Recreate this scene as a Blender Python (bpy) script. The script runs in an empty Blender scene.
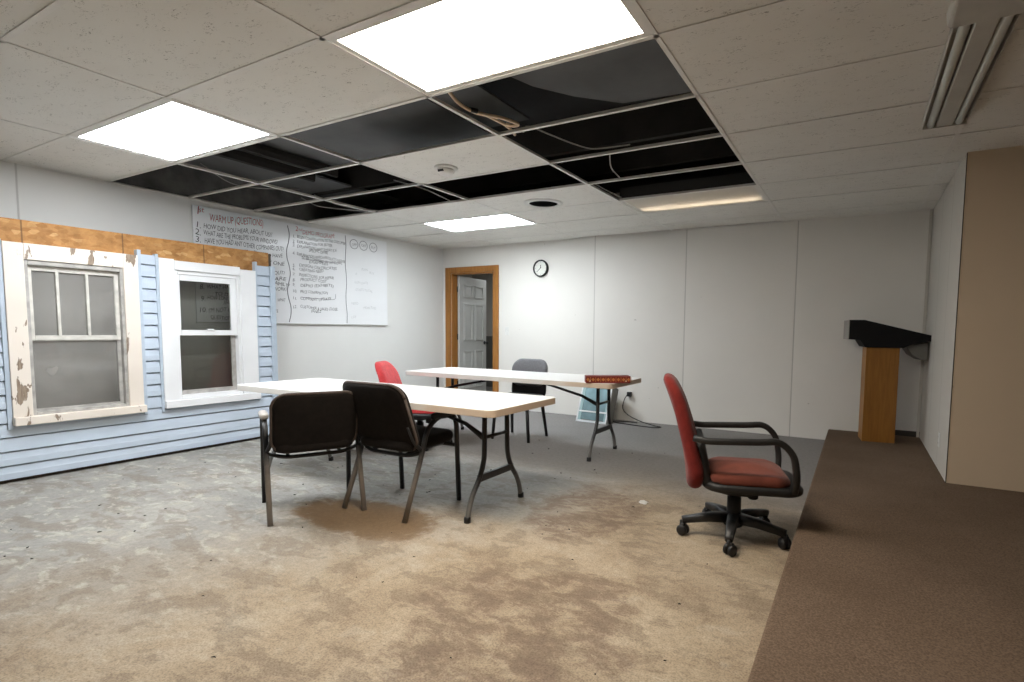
import bpy, bmesh, math, random
from mathutils import Vector, Matrix
random.seed(7)
SC = bpy.context.scene
COL = SC.collection
PI = math.pi

# ------------------------------------------------------------------ camera
cam_data = bpy.data.cameras.new('camera')
cam = bpy.data.objects.new('camera', cam_data)
COL.objects.link(cam)
SC.camera = cam
cam_data.sensor_fit = 'HORIZONTAL'
cam_data.sensor_width = 36.0
cam_data.lens = 531.8 * 36.0 / 1024.0
cam_data.shift_x = -(567.75 - 512.0) / 1024.0
cam_data.shift_y = (369.8 - 341.0) / 1024.0
cam_data.clip_start = 0.02
RIGHT = Vector(((0.877285, 0.479830, 0.011551)))
DOWN = Vector(((0.046121, -0.060321, -0.997113)))
FWD = Vector(((-0.477748, 0.875285, -0.075049)))
m3 = Matrix((RIGHT, -DOWN, -FWD)).transposed()
cam.matrix_world = Matrix.Translation(((0.808446, -2.229159, 1.188452))) @ m3.to_4x4()

# ------------------------------------------------------------------ world, exposure
w = bpy.data.worlds.new('world')
SC.world = w
w.use_nodes = True
w.node_tree.nodes['Background'].inputs[0].default_value = (0.5, 0.55, 0.6, 1)
w.node_tree.nodes['Background'].inputs[1].default_value = 0.02
SC.view_settings.view_transform = 'Standard'
SC.view_settings.look = 'None'
SC.view_settings.gamma = 1.0
SC.view_settings.use_curve_mapping = False
SC.view_settings.exposure = 0.74
LAMP = 13.0          # diffuser strength of the lit troffers

# ------------------------------------------------------------------ main dimensions
CH = 2.427           # ceiling height
XL, YB = -5.0, 4.273 # left wall, back wall
XR, YF = 3.9, -5.2   # far right wall, wall behind the camera
TX, TY = 1.286, 0.643  # ceiling grid pitch
PLX, PH = 0.556, 0.127 # platform edge, platform height
BX, BY = 1.40, 2.356 # boxed-out closet corner
FX = -4.695          # face of the display wall

# ------------------------------------------------------------------ node helpers
def new_mat(name):
    m = bpy.data.materials.new(name)
    m.use_nodes = True
    nt = m.node_tree
    b = nt.nodes['Principled BSDF']
    return m, nt, b

def rgb(c):
    return (c[0], c[1], c[2], 1)

def mapped(nt, scale=(1, 1, 1), rot=(0, 0, 0)):
    t = nt.nodes.new('ShaderNodeTexCoord')
    mp = nt.nodes.new('ShaderNodeMapping')
    mp.inputs['Scale'].default_value = scale
    mp.inputs['Rotation'].default_value = rot
    nt.links.new(t.outputs['Object'], mp.inputs['Vector'])
    return mp.outputs[0]

def noise(nt, vec, scale, detail=4, rough=0.55, dist=0.0):
    n = nt.nodes.new('ShaderNodeTexNoise')
    n.inputs['Scale'].default_value = scale
    n.inputs['Detail'].default_value = detail
    n.inputs['Roughness'].default_value = rough
    n.inputs['Distortion'].default_value = dist
    nt.links.new(vec, n.inputs['Vector'])
    return n.outputs['Fac']

def ramp(nt, fac, stops):
    r = nt.nodes.new('ShaderNodeValToRGB')
    while len(r.color_ramp.elements) < len(stops):
        r.color_ramp.elements.new(0.5)
    for e, (p, c) in zip(r.color_ramp.elements, stops):
        e.position = p
        e.color = rgb(c) if len(c) == 3 else c
    nt.links.new(fac, r.inputs[0])
    return r.outputs[0]

def math_n(nt, op, a, b=None, c=None):
    n = nt.nodes.new('ShaderNodeMath')
    n.operation = op
    for i, v in enumerate((a, b, c)):
        if v is None:
            continue
        if isinstance(v, (int, float)):
            n.inputs[i].default_value = v
        else:
            nt.links.new(v, n.inputs[i])
    return n.outputs[0]

def mix(nt, fac, a, b, mode='MIX'):
    n = nt.nodes.new('ShaderNodeMix')
    n.data_type = 'RGBA'
    n.blend_type = mode
    if isinstance(fac, (int, float)):
        n.inputs[0].default_value = fac
    else:
        nt.links.new(fac, n.inputs[0])
    for i, v in ((6, a), (7, b)):
        if isinstance(v, tuple):
            n.inputs[i].default_value = rgb(v)
        else:
            nt.links.new(v, n.inputs[i])
    return n.outputs[2]

def smooth(nt, v, lo, hi):
    n = nt.nodes.new('ShaderNodeMapRange')
    n.interpolation_type = 'SMOOTHSTEP'
    n.inputs[1].default_value = lo
    n.inputs[2].default_value = hi
    if isinstance(v, (int, float)):
        n.inputs[0].default_value = v
    else:
        nt.links.new(v, n.inputs[0])
    return n.outputs[0]

def bump(nt, b, height, strength=0.2, dist=0.01):
    n = nt.nodes.new('ShaderNodeBump')
    n.inputs['Strength'].default_value = strength
    n.inputs['Distance'].default_value = dist
    nt.links.new(height, n.inputs['Height'])
    nt.links.new(n.outputs[0], b.inputs['Normal'])

def sep(nt, vec):
    n = nt.nodes.new('ShaderNodeSeparateXYZ')
    nt.links.new(vec, n.inputs[0])
    return n.outputs

def simple(name, col, rough=0.5, metal=0.0, var=0.08, scale=8.0, bmp=0.0, bscale=200.0, spec=0.5, sheen=0.0):
    m, nt, b = new_mat(name)
    v = mapped(nt)
    f = noise(nt, v, scale, 4)
    lo = tuple(max(0, c * (1 - var)) for c in col)
    hi = tuple(min(1, c * (1 + var)) for c in col)
    c = ramp(nt, f, [(0.3, lo), (0.7, hi)])
    nt.links.new(c, b.inputs['Base Color'])
    b.inputs['Roughness'].default_value = rough
    b.inputs['Metallic'].default_value = metal
    b.inputs['Specular IOR Level'].default_value = spec
    if sheen:
        b.inputs['Sheen Weight'].default_value = sheen
    if bmp:
        bump(nt, b, noise(nt, v, bscale, 2), bmp, 0.004)
    return m

# ------------------------------------------------------------------ materials
def mat_floor():
    m, nt, b = new_mat('stained_concrete')
    v = mapped(nt)
    x, y, z = sep(nt, v)
    nx = math_n(nt, 'MULTIPLY', x, -1.0)
    big = noise(nt, v, 0.8, 5, 0.62, 0.7)
    med = noise(nt, v, 2.0, 9, 0.70, 0.5)
    vs = mapped(nt, (1.0, 1.7, 1.0), (0, 0, 0.45))
    patch = noise(nt, vs, 3.4, 9, 0.66, 0.35)
    small = noise(nt, vs, 6.5, 8, 0.68, 0.5)
    fine = noise(nt, v, 34, 5, 0.75)
    grain = noise(nt, v, 125, 3, 0.7)
    nb = math_n(nt, 'MULTIPLY', math_n(nt, 'SUBTRACT', med, 0.5), 1.9)
    # worn grey slab on the left and at the back, tan adhesive dust in front
    gx = smooth(nt, math_n(nt, 'ADD', math_n(nt, 'ADD', nx, math_n(nt, 'MULTIPLY', y, 0.45)), nb), 0.75, 2.5)
    gyb = smooth(nt, math_n(nt, 'ADD', y, math_n(nt, 'MULTIPLY', nb, 0.45)), 1.2, 2.4)
    gy = smooth(nt, math_n(nt, 'ADD', y, math_n(nt, 'MULTIPLY', nb, 0.3)), 0.22, 0.62)
    gy = math_n(nt, 'MULTIPLY', gy, smooth(nt, nx, 0.5, 1.2))
    grey = math_n(nt, 'MAXIMUM', math_n(nt, 'MAXIMUM', gx, gy), gyb)
    tan = ramp(nt, med, [(0.25, (0.225, 0.165, 0.112)), (0.5, (0.375, 0.302, 0.215)), (0.75, (0.47, 0.395, 0.30))])
    slab = ramp(nt, big, [(0.3, (0.245, 0.237, 0.220)), (0.55, (0.315, 0.307, 0.285)), (0.75, (0.39, 0.38, 0.345))])
    col = mix(nt, grey, tan, slab)
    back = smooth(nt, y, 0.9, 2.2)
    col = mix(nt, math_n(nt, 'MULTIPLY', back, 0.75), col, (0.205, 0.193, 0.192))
    front = math_n(nt, 'SUBTRACT', 1.0, back)
    # darker brown patches with crisp edges, everywhere in front
    dk = math_n(nt, 'MULTIPLY', smooth(nt, patch, 0.50, 0.43), front)
    col = mix(nt, math_n(nt, 'MULTIPLY', dk, 0.42), col, (0.17, 0.13, 0.092))
    # pale scuffed patches, strongest on the left
    pl = math_n(nt, 'MULTIPLY', smooth(nt, small, 0.53, 0.62), smooth(nt, math_n(nt, 'ADD', nx, nb), 1.0, 2.8))
    pl = math_n(nt, 'MULTIPLY', pl, front)
    col = mix(nt, math_n(nt, 'MULTIPLY', pl, 0.5), col, (0.53, 0.51, 0.44))
    pl2 = math_n(nt, 'MULTIPLY', smooth(nt, patch, 0.56, 0.66), front)
    col = mix(nt, math_n(nt, 'MULTIPLY', pl2, 0.35), col, (0.47, 0.42, 0.34))
    # brown spill by the chairs
    def blob(cx, cy, rx, ry, k):
        dx = math_n(nt, 'DIVIDE', math_n(nt, 'SUBTRACT', x, cx), rx)
        dy = math_n(nt, 'DIVIDE', math_n(nt, 'SUBTRACT', y, cy), ry)
        r2 = math_n(nt, 'ADD', math_n(nt, 'MULTIPLY', dx, dx), math_n(nt, 'MULTIPLY', dy, dy))
        return smooth(nt, math_n(nt, 'ADD', r2, math_n(nt, 'MULTIPLY', nb, k)), 1.15, 0.65)
    col = mix(nt, math_n(nt, 'MULTIPLY', blob(-1.86, 0.04, 0.58, 0.27, 1.3), 0.92), col, (0.175, 0.112, 0.058))
    # brown residue of old carpet backing
    res = math_n(nt, 'MAXIMUM', blob(-0.72, 0.85, 0.36, 0.62, 1.4), blob(-0.30, -0.62, 0.50, 0.75, 1.8))
    res = math_n(nt, 'MULTIPLY', res, smooth(nt, small, 0.60, 0.42))
    col = mix(nt, math_n(nt, 'MULTIPLY', res, 0.75), col, (0.19, 0.135, 0.098))
    g1 = ramp(nt, fine, [(0.3, (0.80, 0.79, 0.78)), (0.6, (1.06, 1.05, 1.04))])
    col = mix(nt, 1.0, col, g1, 'MULTIPLY')
    g2 = ramp(nt, grain, [(0.36, (0.50, 0.47, 0.44)), (0.56, (1.10, 1.10, 1.10))])
    gf = math_n(nt, 'ADD', math_n(nt, 'MULTIPLY', math_n(nt, 'SUBTRACT', 1.0, grey), 0.50), 0.14)
    col = mix(nt, gf, col, mix(nt, 1.0, col, g2, 'MULTIPLY'))
    nt.links.new(col, b.inputs['Base Color'])
    b.inputs['Roughness'].default_value = 0.72
    b.inputs['Specular IOR Level'].default_value = 0.3
    bump(nt, b, grain, 0.2, 0.004)
    return m

def mat_carpet():
    m, nt, b = new_mat('brown_carpet')
    v = mapped(nt)
    big = noise(nt, v, 1.3, 4, 0.6)
    g = noise(nt, v, 120, 3, 0.8)
    c = ramp(nt, big, [(0.3, (0.125, 0.088, 0.062)), (0.7, (0.172, 0.124, 0.090))])
    g2 = ramp(nt, g, [(0.3, (0.5, 0.48, 0.46)), (0.65, (1.3, 1.28, 1.25))])
    c = mix(nt, 0.9, c, mix(nt, 1.0, c, g2, 'MULTIPLY'))
    nt.links.new(c, b.inputs['Base Color'])
    b.inputs['Roughness'].default_value = 0.95
    b.inputs['Specular IOR Level'].default_value = 0.1
    bump(nt, b, g, 0.5, 0.006)
    return m

def mat_tile():
    m, nt, b = new_mat('ceiling_tile')
    v = mapped(nt, (1.0, 1.9, 1.0))
    vo = noise(nt, v, 62, 3, 0.5, 1.2)
    msk = noise(nt, v, 9, 2)
    base = noise(nt, v, 1.6, 3)
    pit = math_n(nt, 'MULTIPLY', smooth(nt, vo, 0.595, 0.65), smooth(nt, msk, 0.44, 0.64))
    c = ramp(nt, base, [(0.3, (0.78, 0.765, 0.72)), (0.7, (0.82, 0.805, 0.76))])
    c = mix(nt, math_n(nt, 'MULTIPLY', pit, 0.62), c, (0.17, 0.15, 0.12))
    nt.links.new(c, b.inputs['Base Color'])
    b.inputs['Roughness'].default_value = 0.95
    b.inputs['Specular IOR Level'].default_value = 0.1
    bump(nt, b, math_n(nt, 'SUBTRACT', 1.0, pit), 0.4, 0.004)
    return m

def mat_wall(name, col, seams, axis, tone=0.05):
    """painted sheet panelling: thin seams every sheet, nail holes, faint dirt"""
    m, nt, b = new_mat(name)
    v = mapped(nt)
    x, y, z = sep(nt, v)
    u = (x, y)[axis]
    f = noise(nt, v, 1.1, 4, 0.6)
    lo = tuple(c * (1 - tone) for c in col)
    c = ramp(nt, f, [(0.3, lo), (0.7, col)])
    spots = noise(nt, v, 14, 2, 0.4)
    sp = smooth(nt, spots, 0.765, 0.80)
    c = mix(nt, math_n(nt, 'MULTIPLY', sp, 0.45), c, (0.25, 0.22, 0.19))
    tot = None
    for s in seams:
        d = math_n(nt, 'ABSOLUTE', math_n(nt, 'SUBTRACT', u, s))
        k = smooth(nt, d, 0.009, 0.003)
        tot = k if tot is None else math_n(nt, 'MAXIMUM', tot, k)
    h = f
    if tot is not None:
        c = mix(nt, math_n(nt, 'MULTIPLY', tot, 0.42), c, (0.22, 0.2, 0.18))
        h = math_n(nt, 'SUBTRACT', 1.0, tot)
        bump(nt, b, h, 0.5, 0.004)
    nt.links.new(c, b.inputs['Base Color'])
    b.inputs['Roughness'].default_value = 0.6
    b.inputs['Specular IOR Level'].default_value = 0.3
    return m

def mat_osb():
    m, nt, b = new_mat('osb')
    v = mapped(nt, (1, 1, 1))
    vo = nt.nodes.new('ShaderNodeTexVoronoi')
    vo.inputs['Scale'].default_value = 34
    vo.inputs['Randomness'].default_value = 1
    mp = mapped(nt, (1, 0.6, 1.2), (0.6, 0, 0))
    nt.links.new(mp, vo.inputs['Vector'])
    s = sep(nt, vo.outputs['Color'])
    c = ramp(nt, s[0], [(0.0, (0.36, 0.165, 0.045)), (0.35, (0.44, 0.215, 0.065)), (0.9, (0.48, 0.245, 0.078)), (1.0, (0.60, 0.36, 0.15))])
    n = noise(nt, v, 9, 5, 0.7)
    c = mix(nt, 1.0, c, ramp(nt, n, [(0.32, (0.72, 0.68, 0.64)), (0.6, (1.05, 1.05, 1.05))]), 'MULTIPLY')
    # butt joints between offcuts
    x, y, z = sep(nt, v)
    tot = None
    for sx in (-0.645, -0.02, 0.62):
        d = math_n(nt, 'ABSOLUTE', math_n(nt, 'SUBTRACT', y, sx))
        k = smooth(nt, d, 0.007, 0.003)
        tot = k if tot is None else math_n(nt, 'MAXIMUM', tot, k)
    c = mix(nt, math_n(nt, 'MULTIPLY', tot, 0.7), c, (0.10, 0.05, 0.02))
    nt.links.new(c, b.inputs['Base Color'])
    b.inputs['Roughness'].default_value = 0.7
    return m

def mat_chipped():
    m, nt, b = new_mat('chipped_cream_paint')
    v = mapped(nt, (1, 1.5, 0.55))
    n = noise(nt, v, 9, 4, 0.55, 0.4)
    n2 = noise(nt, mapped(nt), 2.0, 2)
    msk = smooth(nt, math_n(nt, 'ADD', n, math_n(nt, 'MULTIPLY', math_n(nt, 'SUBTRACT', n2, 0.5), 0.35)), 0.625, 0.65)
    base = ramp(nt, n2, [(0.3, (0.72, 0.645, 0.565)), (0.7, (0.80, 0.73, 0.65))])
    wood = ramp(nt, noise(nt, mapped(nt, (1, 12, 1)), 14, 4), [(0.3, (0.20, 0.145, 0.10)), (0.7, (0.36, 0.28, 0.21))])
    c = mix(nt, msk, base, wood)
    nt.links.new(c, b.inputs['Base Color'])
    b.inputs['Roughness'].default_value = 0.65
    bump(nt, b, math_n(nt, 'SUBTRACT', 1.0, msk), 0.5, 0.004)
    return m

def mat_wood(name, a, b_, rough=0.45, sc=(14, 14, 1.2)):
    m, nt, b = new_mat(name)
    v = mapped(nt, sc)
    n = noise(nt, v, 3, 5, 0.6, 0.5)
    c = ramp(nt, n, [(0.3, a), (0.7, b_)])
    nt.links.new(c, b.inputs['Base Color'])
    b.inputs['Roughness'].default_value = rough
    return m

def mat_glass(name, tint, gloss=0.12):
    m, nt, b = new_mat(name)
    nt.nodes.remove(b)
    out = nt.nodes['Material Output']
    tr = nt.nodes.new('ShaderNodeBsdfTransparent')
    tr.inputs[0].default_value = rgb(tint)
    gl = nt.nodes.new('ShaderNodeBsdfGlossy')
    gl.inputs['Roughness'].default_value = 0.03
    gl.inputs[0].default_value = (0.9, 0.93, 0.95, 1)
    fr = nt.nodes.new('ShaderNodeFresnel')
    fr.inputs[0].default_value = 1.5
    mx = nt.nodes.new('ShaderNodeMixShader')
    nt.links.new(fr.outputs[0], mx.inputs[0])
    nt.links.new(tr.outputs[0], mx.inputs[1])
    nt.links.new(gl.outputs[0], mx.inputs[2])
    nt.links.new(mx.outputs[0], out.inputs[0])
    return m

def mat_dusty_glass(name, tint, film, amount):
    """window pane with a film of dust on it"""
    m = mat_glass(name, tint)
    nt = m.node_tree
    out = nt.nodes['Material Output']
    src = out.inputs[0].links[0].from_socket
    d = nt.nodes.new('ShaderNodeBsdfDiffuse')
    d.inputs[0].default_value = rgb(film)
    mx = nt.nodes.new('ShaderNodeMixShader')
    f = noise(nt, mapped(nt), 2.5, 3)
    fa = math_n(nt, 'MULTIPLY', f, amount * 2)
    nt.links.new(fa, mx.inputs[0])
    nt.links.new(src, mx.inputs[1])
    nt.links.new(d.outputs[0], mx.inputs[2])
    nt.links.new(mx.outputs[0], out.inputs[0])
    return m

def mat_emit(name, col, strength):
    m, nt, b = new_mat(name)
    b.inputs['Base Color'].default_value = rgb((0.8, 0.8, 0.8))
    b.inputs['Emission Color'].default_value = rgb(col)
    b.inputs['Emission Strength'].default_value = strength
    return m

def mat_translucent(name, col, fac=0.6):
    m, nt, b = new_mat(name)
    b.inputs['Base Color'].default_value = rgb(col)
    b.inputs['Roughness'].default_value = 0.5
    out = nt.nodes['Material Output']
    t = nt.nodes.new('ShaderNodeBsdfTranslucent')
    t.inputs[0].default_value = rgb(col)
    mx = nt.nodes.new('ShaderNodeMixShader')
    mx.inputs[0].default_value = fac
    nt.links.new(b.outputs[0], mx.inputs[1])
    nt.links.new(t.outputs[0], mx.inputs[2])
    nt.links.new(mx.outputs[0], out.inputs[0])
    return m

def mat_worn_metal(name, dark, worn, zlo, zhi, rear=False):
    """painted tube whose paint is rubbed off towards the foot"""
    m, nt, b = new_mat(name)
    v = mapped(nt)
    x, y, z = sep(nt, v)
    n = noise(nt, v, 22, 4, 0.7)
    f = smooth(nt, math_n(nt, 'ADD', z, math_n(nt, 'MULTIPLY', n, 0.12)), zhi + 0.06, zlo + 0.06)
    f = math_n(nt, 'MULTIPLY', f, 0.9)
    if rear:
        f = math_n(nt, 'MULTIPLY', f, smooth(nt, y, 0.05, -0.05))
    c = mix(nt, f, dark, worn)
    nt.links.new(c, b.inputs['Base Color'])
    b.inputs['Roughness'].default_value = 0.45
    return m

M = {}
M['floor'] = mat_floor()
M['carpet'] = mat_carpet()
M['tile'] = mat_tile()
M['grid'] = simple('grid_paint', (0.78, 0.765, 0.725), 0.5, 0, 0.05)
M['wall_back'] = mat_wall('back_wall_panelling', (0.77, 0.745, 0.70), (-2.345, -1.10, 0.16), 0)
M['wall_left'] = mat_wall('left_wall_panelling', (0.72, 0.715, 0.69), (-3.02, -1.8, -0.577), 1)
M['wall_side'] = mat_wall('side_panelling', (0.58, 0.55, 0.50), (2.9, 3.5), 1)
M['wall_face'] = mat_wall('beige_panel', (0.62, 0.50, 0.365), (2.62,), 0)
M['wall_room'] = mat_wall('plain_wall', (0.62, 0.59, 0.54), (), 0)
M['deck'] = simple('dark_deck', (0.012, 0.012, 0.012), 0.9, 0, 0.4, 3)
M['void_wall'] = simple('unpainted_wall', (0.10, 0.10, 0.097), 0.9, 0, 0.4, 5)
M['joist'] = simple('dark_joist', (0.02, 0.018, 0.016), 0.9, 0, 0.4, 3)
M['duct'] = simple('grey_board', (0.10, 0.102, 0.102), 0.75, 0, 0.2, 2.5)
M['osb'] = mat_osb()
M['siding'] = simple('blue_vinyl', (0.50, 0.575, 0.665), 0.5, 0, 0.05, 3, 0.05, 120)
M['siding_trim'] = simple('blue_trim', (0.46, 0.535, 0.625), 0.45, 0, 0.05, 3)
M['stud'] = mat_wood('stud', (0.05, 0.037, 0.028), (0.09, 0.068, 0.05), 0.8)
M['cream'] = mat_chipped()
M['old_alu'] = simple('weathered_frame', (0.40, 0.385, 0.36), 0.5, 0.0, 0.25, 14)
M['old_sash'] = simple('aged_sash', (0.60, 0.58, 0.53), 0.6, 0, 0.15, 18)
M['white'] = simple('white_vinyl', (0.82, 0.83, 0.84), 0.35, 0, 0.03, 4)
M['glass_old'] = mat_dusty_glass('dusty_pane', (0.84, 0.84, 0.83), (0.68, 0.66, 0.63), 0.22)
M['glass_new'] = mat_dusty_glass('clear_pane', (0.80, 0.81, 0.79), (0.5, 0.5, 0.5), 0.03)
M['glass_teal'] = mat_dusty_glass('teal_pane', (0.62, 0.80, 0.84), (0.48, 0.68, 0.74), 0.42)
M['teal_rail'] = simple('teal_rail', (0.36, 0.50, 0.52), 0.4)
M['board'] = simple('whiteboard', (0.77, 0.775, 0.785), 0.13, 0, 0.02, 2, 0, 200, 0.13)
M['ink'] = simple('black_marker', (0.018, 0.018, 0.02), 0.6)
M['ink_red'] = simple('red_marker', (0.62, 0.05, 0.07), 0.6)
M['ink_faint'] = simple('wiped_marker', (0.52, 0.52, 0.53), 0.6)
M['ink_grey'] = simple('grey_marker', (0.20, 0.20, 0.21), 0.6)
M['oak'] = mat_wood('oak_casing', (0.27, 0.105, 0.018), (0.42, 0.18, 0.036))
M['door'] = simple('door_paint', (0.54, 0.54, 0.515), 0.45, 0, 0.04)
M['black'] = simple('black_plastic', (0.008, 0.008, 0.0085), 0.5, 0, 0.2)
M['black_metal'] = simple('black_metal', (0.018, 0.018, 0.019), 0.38, 0.2, 0.2)
M['chrome'] = simple('dull_chrome', (0.35, 0.34, 0.32), 0.3, 0.9)
M['top'] = simple('table_laminate', (0.83, 0.82, 0.80), 0.3, 0, 0.02, 3)
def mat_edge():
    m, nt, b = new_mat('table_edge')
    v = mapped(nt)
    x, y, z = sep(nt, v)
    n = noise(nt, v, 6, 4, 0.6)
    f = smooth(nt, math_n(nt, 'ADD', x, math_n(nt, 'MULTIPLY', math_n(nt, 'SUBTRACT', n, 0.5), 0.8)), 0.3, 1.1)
    nt.links.new(mix(nt, f, (0.74, 0.71, 0.66), (0.62, 0.49, 0.37)), b.inputs['Base Color'])  # paler left part paints in the lamp's whitening; tan right end is wear
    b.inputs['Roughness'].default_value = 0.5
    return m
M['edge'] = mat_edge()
M['leg_metal'] = mat_worn_metal('table_leg_metal', (0.022, 0.024, 0.026), (0.17, 0.165, 0.155), 0.06, 0.26)
M['chair_metal'] = mat_worn_metal('chair_frame_metal', (0.016, 0.015, 0.015), (0.23, 0.20, 0.172), 0.16, 0.44, True)
M['chair_front'] = simple('chair_front_metal', (0.014, 0.014, 0.015), 0.4, 0.1)
M['brown_fabric'] = simple('dark_brown_fabric', (0.0095, 0.007, 0.0058), 0.9, 0, 0.25, 30, 0.25, 400, 0.2, 0.03)
M['piping'] = simple('piping', (0.075, 0.056, 0.047), 0.8, 0, 0.2, 30, 0.2, 300)
M['arm_pad'] = simple('grey_arm_pad', (0.42, 0.40, 0.37), 0.35)
M['grey_fabric'] = simple('grey_fabric', (0.17, 0.17, 0.18), 0.9, 0, 0.12, 60, 0.25, 500, 0.2, 0.15)
M['red_fabric'] = simple('red_fabric', (0.165, 0.016, 0.012), 0.9, 0, 0.15, 26, 0.25, 420, 0.2, 0.12)
M['red_seat'] = simple('faded_red_fabric', (0.19, 0.052, 0.034), 0.9, 0, 0.2, 12, 0.25, 420, 0.2, 0.15)
M['bright_red'] = simple('bright_red_fabric', (0.62, 0.055, 0.06), 0.85, 0, 0.12, 26, 0.25, 420, 0.2, 0.2)
M['dusty_black'] = simple('dusty_black', (0.014, 0.0135, 0.013), 0.45, 0, 0.4, 16)
M['lectern_wood'] = mat_wood('lectern_wood', (0.22, 0.088, 0.010), (0.31, 0.132, 0.020), 0.45)
M['lectern_black'] = simple('lectern_black', (0.006, 0.006, 0.007), 0.7, 0, 0.1, 8, 0, 200, 0.2)
M['grey_paint'] = simple('grey_paint', (0.17, 0.165, 0.15), 0.55)
M['box_red'] = simple('box_red', (0.20, 0.018, 0.012), 0.5)
M['box_gold'] = simple('box_gold', (0.55, 0.20, 0.05), 0.5)
M['box_cream'] = simple('box_cream', (0.75, 0.62, 0.42), 0.5)
M['plastic_white'] = simple('white_plastic', (0.72, 0.71, 0.68), 0.4)
M['beige_cable'] = simple('beige_cable', (0.85, 0.68, 0.50), 0.5)
M['wire'] = simple('grey_wire', (0.33, 0.32, 0.30), 0.5)
M['clock_face'] = simple('clock_face', (0.74, 0.74, 0.68), 0.4)
M['tube'] = simple('unlit_tube', (0.66, 0.68, 0.64), 0.3)
M['void_black'] = simple('vent_shadow', (0.006, 0.006, 0.006), 1.0, 0, 0.2, 8, 0, 200, 0.0)
M['panel_grey'] = simple('panel_grey', (0.27, 0.255, 0.23), 0.55)
M['dark_tin'] = simple('dark_tin', (0.03, 0.03, 0.03), 0.6)
M['fixture'] = simple('fixture_enamel', (0.50, 0.49, 0.45), 0.4)
M['paper'] = simple('paper', (0.8, 0.8, 0.78), 0.8)
M['debris'] = simple('debris', (0.03, 0.025, 0.02), 0.9)
M['dark_base'] = simple('dark_base', (0.05, 0.04, 0.033), 0.6)
M['light_cool'] = mat_emit('lit_diffuser_cool', (0.92, 0.96, 1.0), LAMP * 1.75)
M['light_far'] = mat_emit('lit_diffuser_far', (0.87, 0.945, 1.0), LAMP * 1.5)
M['light_warm'] = mat_emit('lit_diffuser_warm', (1.0, 0.91, 0.78), LAMP * 1.5)
M['light_tube'] = mat_emit('lit_tube', (1.0, 0.88, 0.74), 6.0)
M['dim_diffuser'] = mat_translucent('milky_diffuser', (0.78, 0.75, 0.70), 0.55)

# ------------------------------------------------------------------ mesh helpers
def obj(name, bm, mats, parent=None, smooth_=False, bevel=0.0, seg=2, loc=None):
    me = bpy.data.meshes.new(name)
    bmesh.ops.recalc_face_normals(bm, faces=bm.faces[:])
    bm.to_mesh(me)
    bm.free()
    if not isinstance(mats, (list, tuple)):
        mats = [mats]
    for m in mats:
        me.materials.append(m)
    if smooth_:
        for p in me.polygons:
            p.use_smooth = True
    o = bpy.data.objects.new(name, me)
    COL.objects.link(o)
    if parent:
        o.parent = parent
    if loc:
        o.location = loc
    if bevel:
        md = o.modifiers.new('bevel', 'BEVEL')
        md.width = bevel
        md.segments = seg
        md.limit_method = 'ANGLE'
        md.angle_limit = math.radians(40)
    return o

def tag(o, label, cat, group=None, kind=None):
    o['label'] = label
    o['category'] = cat
    if group:
        o['group'] = group
    if kind:
        o['kind'] = kind
    return o

def thing(name, label, cat, loc=(0, 0, 0), rz=0.0, group=None):
    o = bpy.data.objects.new(name, None)
    o.empty_display_size = 0.1
    COL.objects.link(o)
    o.location = loc
    o.rotation_euler = (0, 0, rz)
    return tag(o, label, cat, group)

def copy_tree(o, parent=None):
    c = o.copy()
    COL.objects.link(c)
    c.parent = parent
    for ch in [k for k in bpy.data.objects if k.parent == o]:
        copy_tree(ch, c)
    return c

def box(bm, x0, x1, y0, y1, z0, z1, mi=0):
    vs = [bm.verts.new(p) for p in ((x0, y0, z0), (x1, y0, z0), (x1, y1, z0), (x0, y1, z0),
                                   (x0, y0, z1), (x1, y0, z1), (x1, y1, z1), (x0, y1, z1))]
    fs = []
    for q in ((0, 3, 2, 1), (4, 5, 6, 7), (0, 1, 5, 4), (1, 2, 6, 5), (2, 3, 7, 6), (3, 0, 4, 7)):
        f = bm.faces.new([vs[i] for i in q])
        f.material_index = mi
        fs.append(f)
    return vs

def boxes(*bs):
    bm = bmesh.new()
    for b in bs:
        box(bm, *b)
    return bm

def catmull(pts, n=8):
    pts = [Vector(p) for p in pts]
    out = []
    P = [pts[0] * 2 - pts[1]] + pts + [pts[-1] * 2 - pts[-2]]
    for i in range(1, len(P) - 2):
        p0, p1, p2, p3 = P[i - 1:i + 3]
        for k in range(n):
            t = k / n
            out.append(0.5 * ((2 * p1) + (p2 - p0) * t + (2 * p0 - 5 * p1 + 4 * p2 - p3) * t * t + (3 * p1 - p0 - 3 * p2 + p3) * t ** 3))
    out.append(pts[-1])
    return out

def rounded(pts, r, n=6):
    """polyline with its corners rounded by radius r"""
    pts = [Vector(p) for p in pts]
    out = [pts[0]]
    for i in range(1, len(pts) - 1):
        a, b, c = pts[i - 1], pts[i], pts[i + 1]
        d1, d2 = (a - b), (c - b)
        k = min(r, d1.length * 0.48, d2.length * 0.48)
        p1 = b + d1.normalized() * k
        p2 = b + d2.normalized() * k
        for j in range(n + 1):
            t = j / n
            out.append((1 - t) ** 2 * p1 + 2 * t * (1 - t) * b + t * t * p2)
    out.append(pts[-1])
    return out

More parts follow.
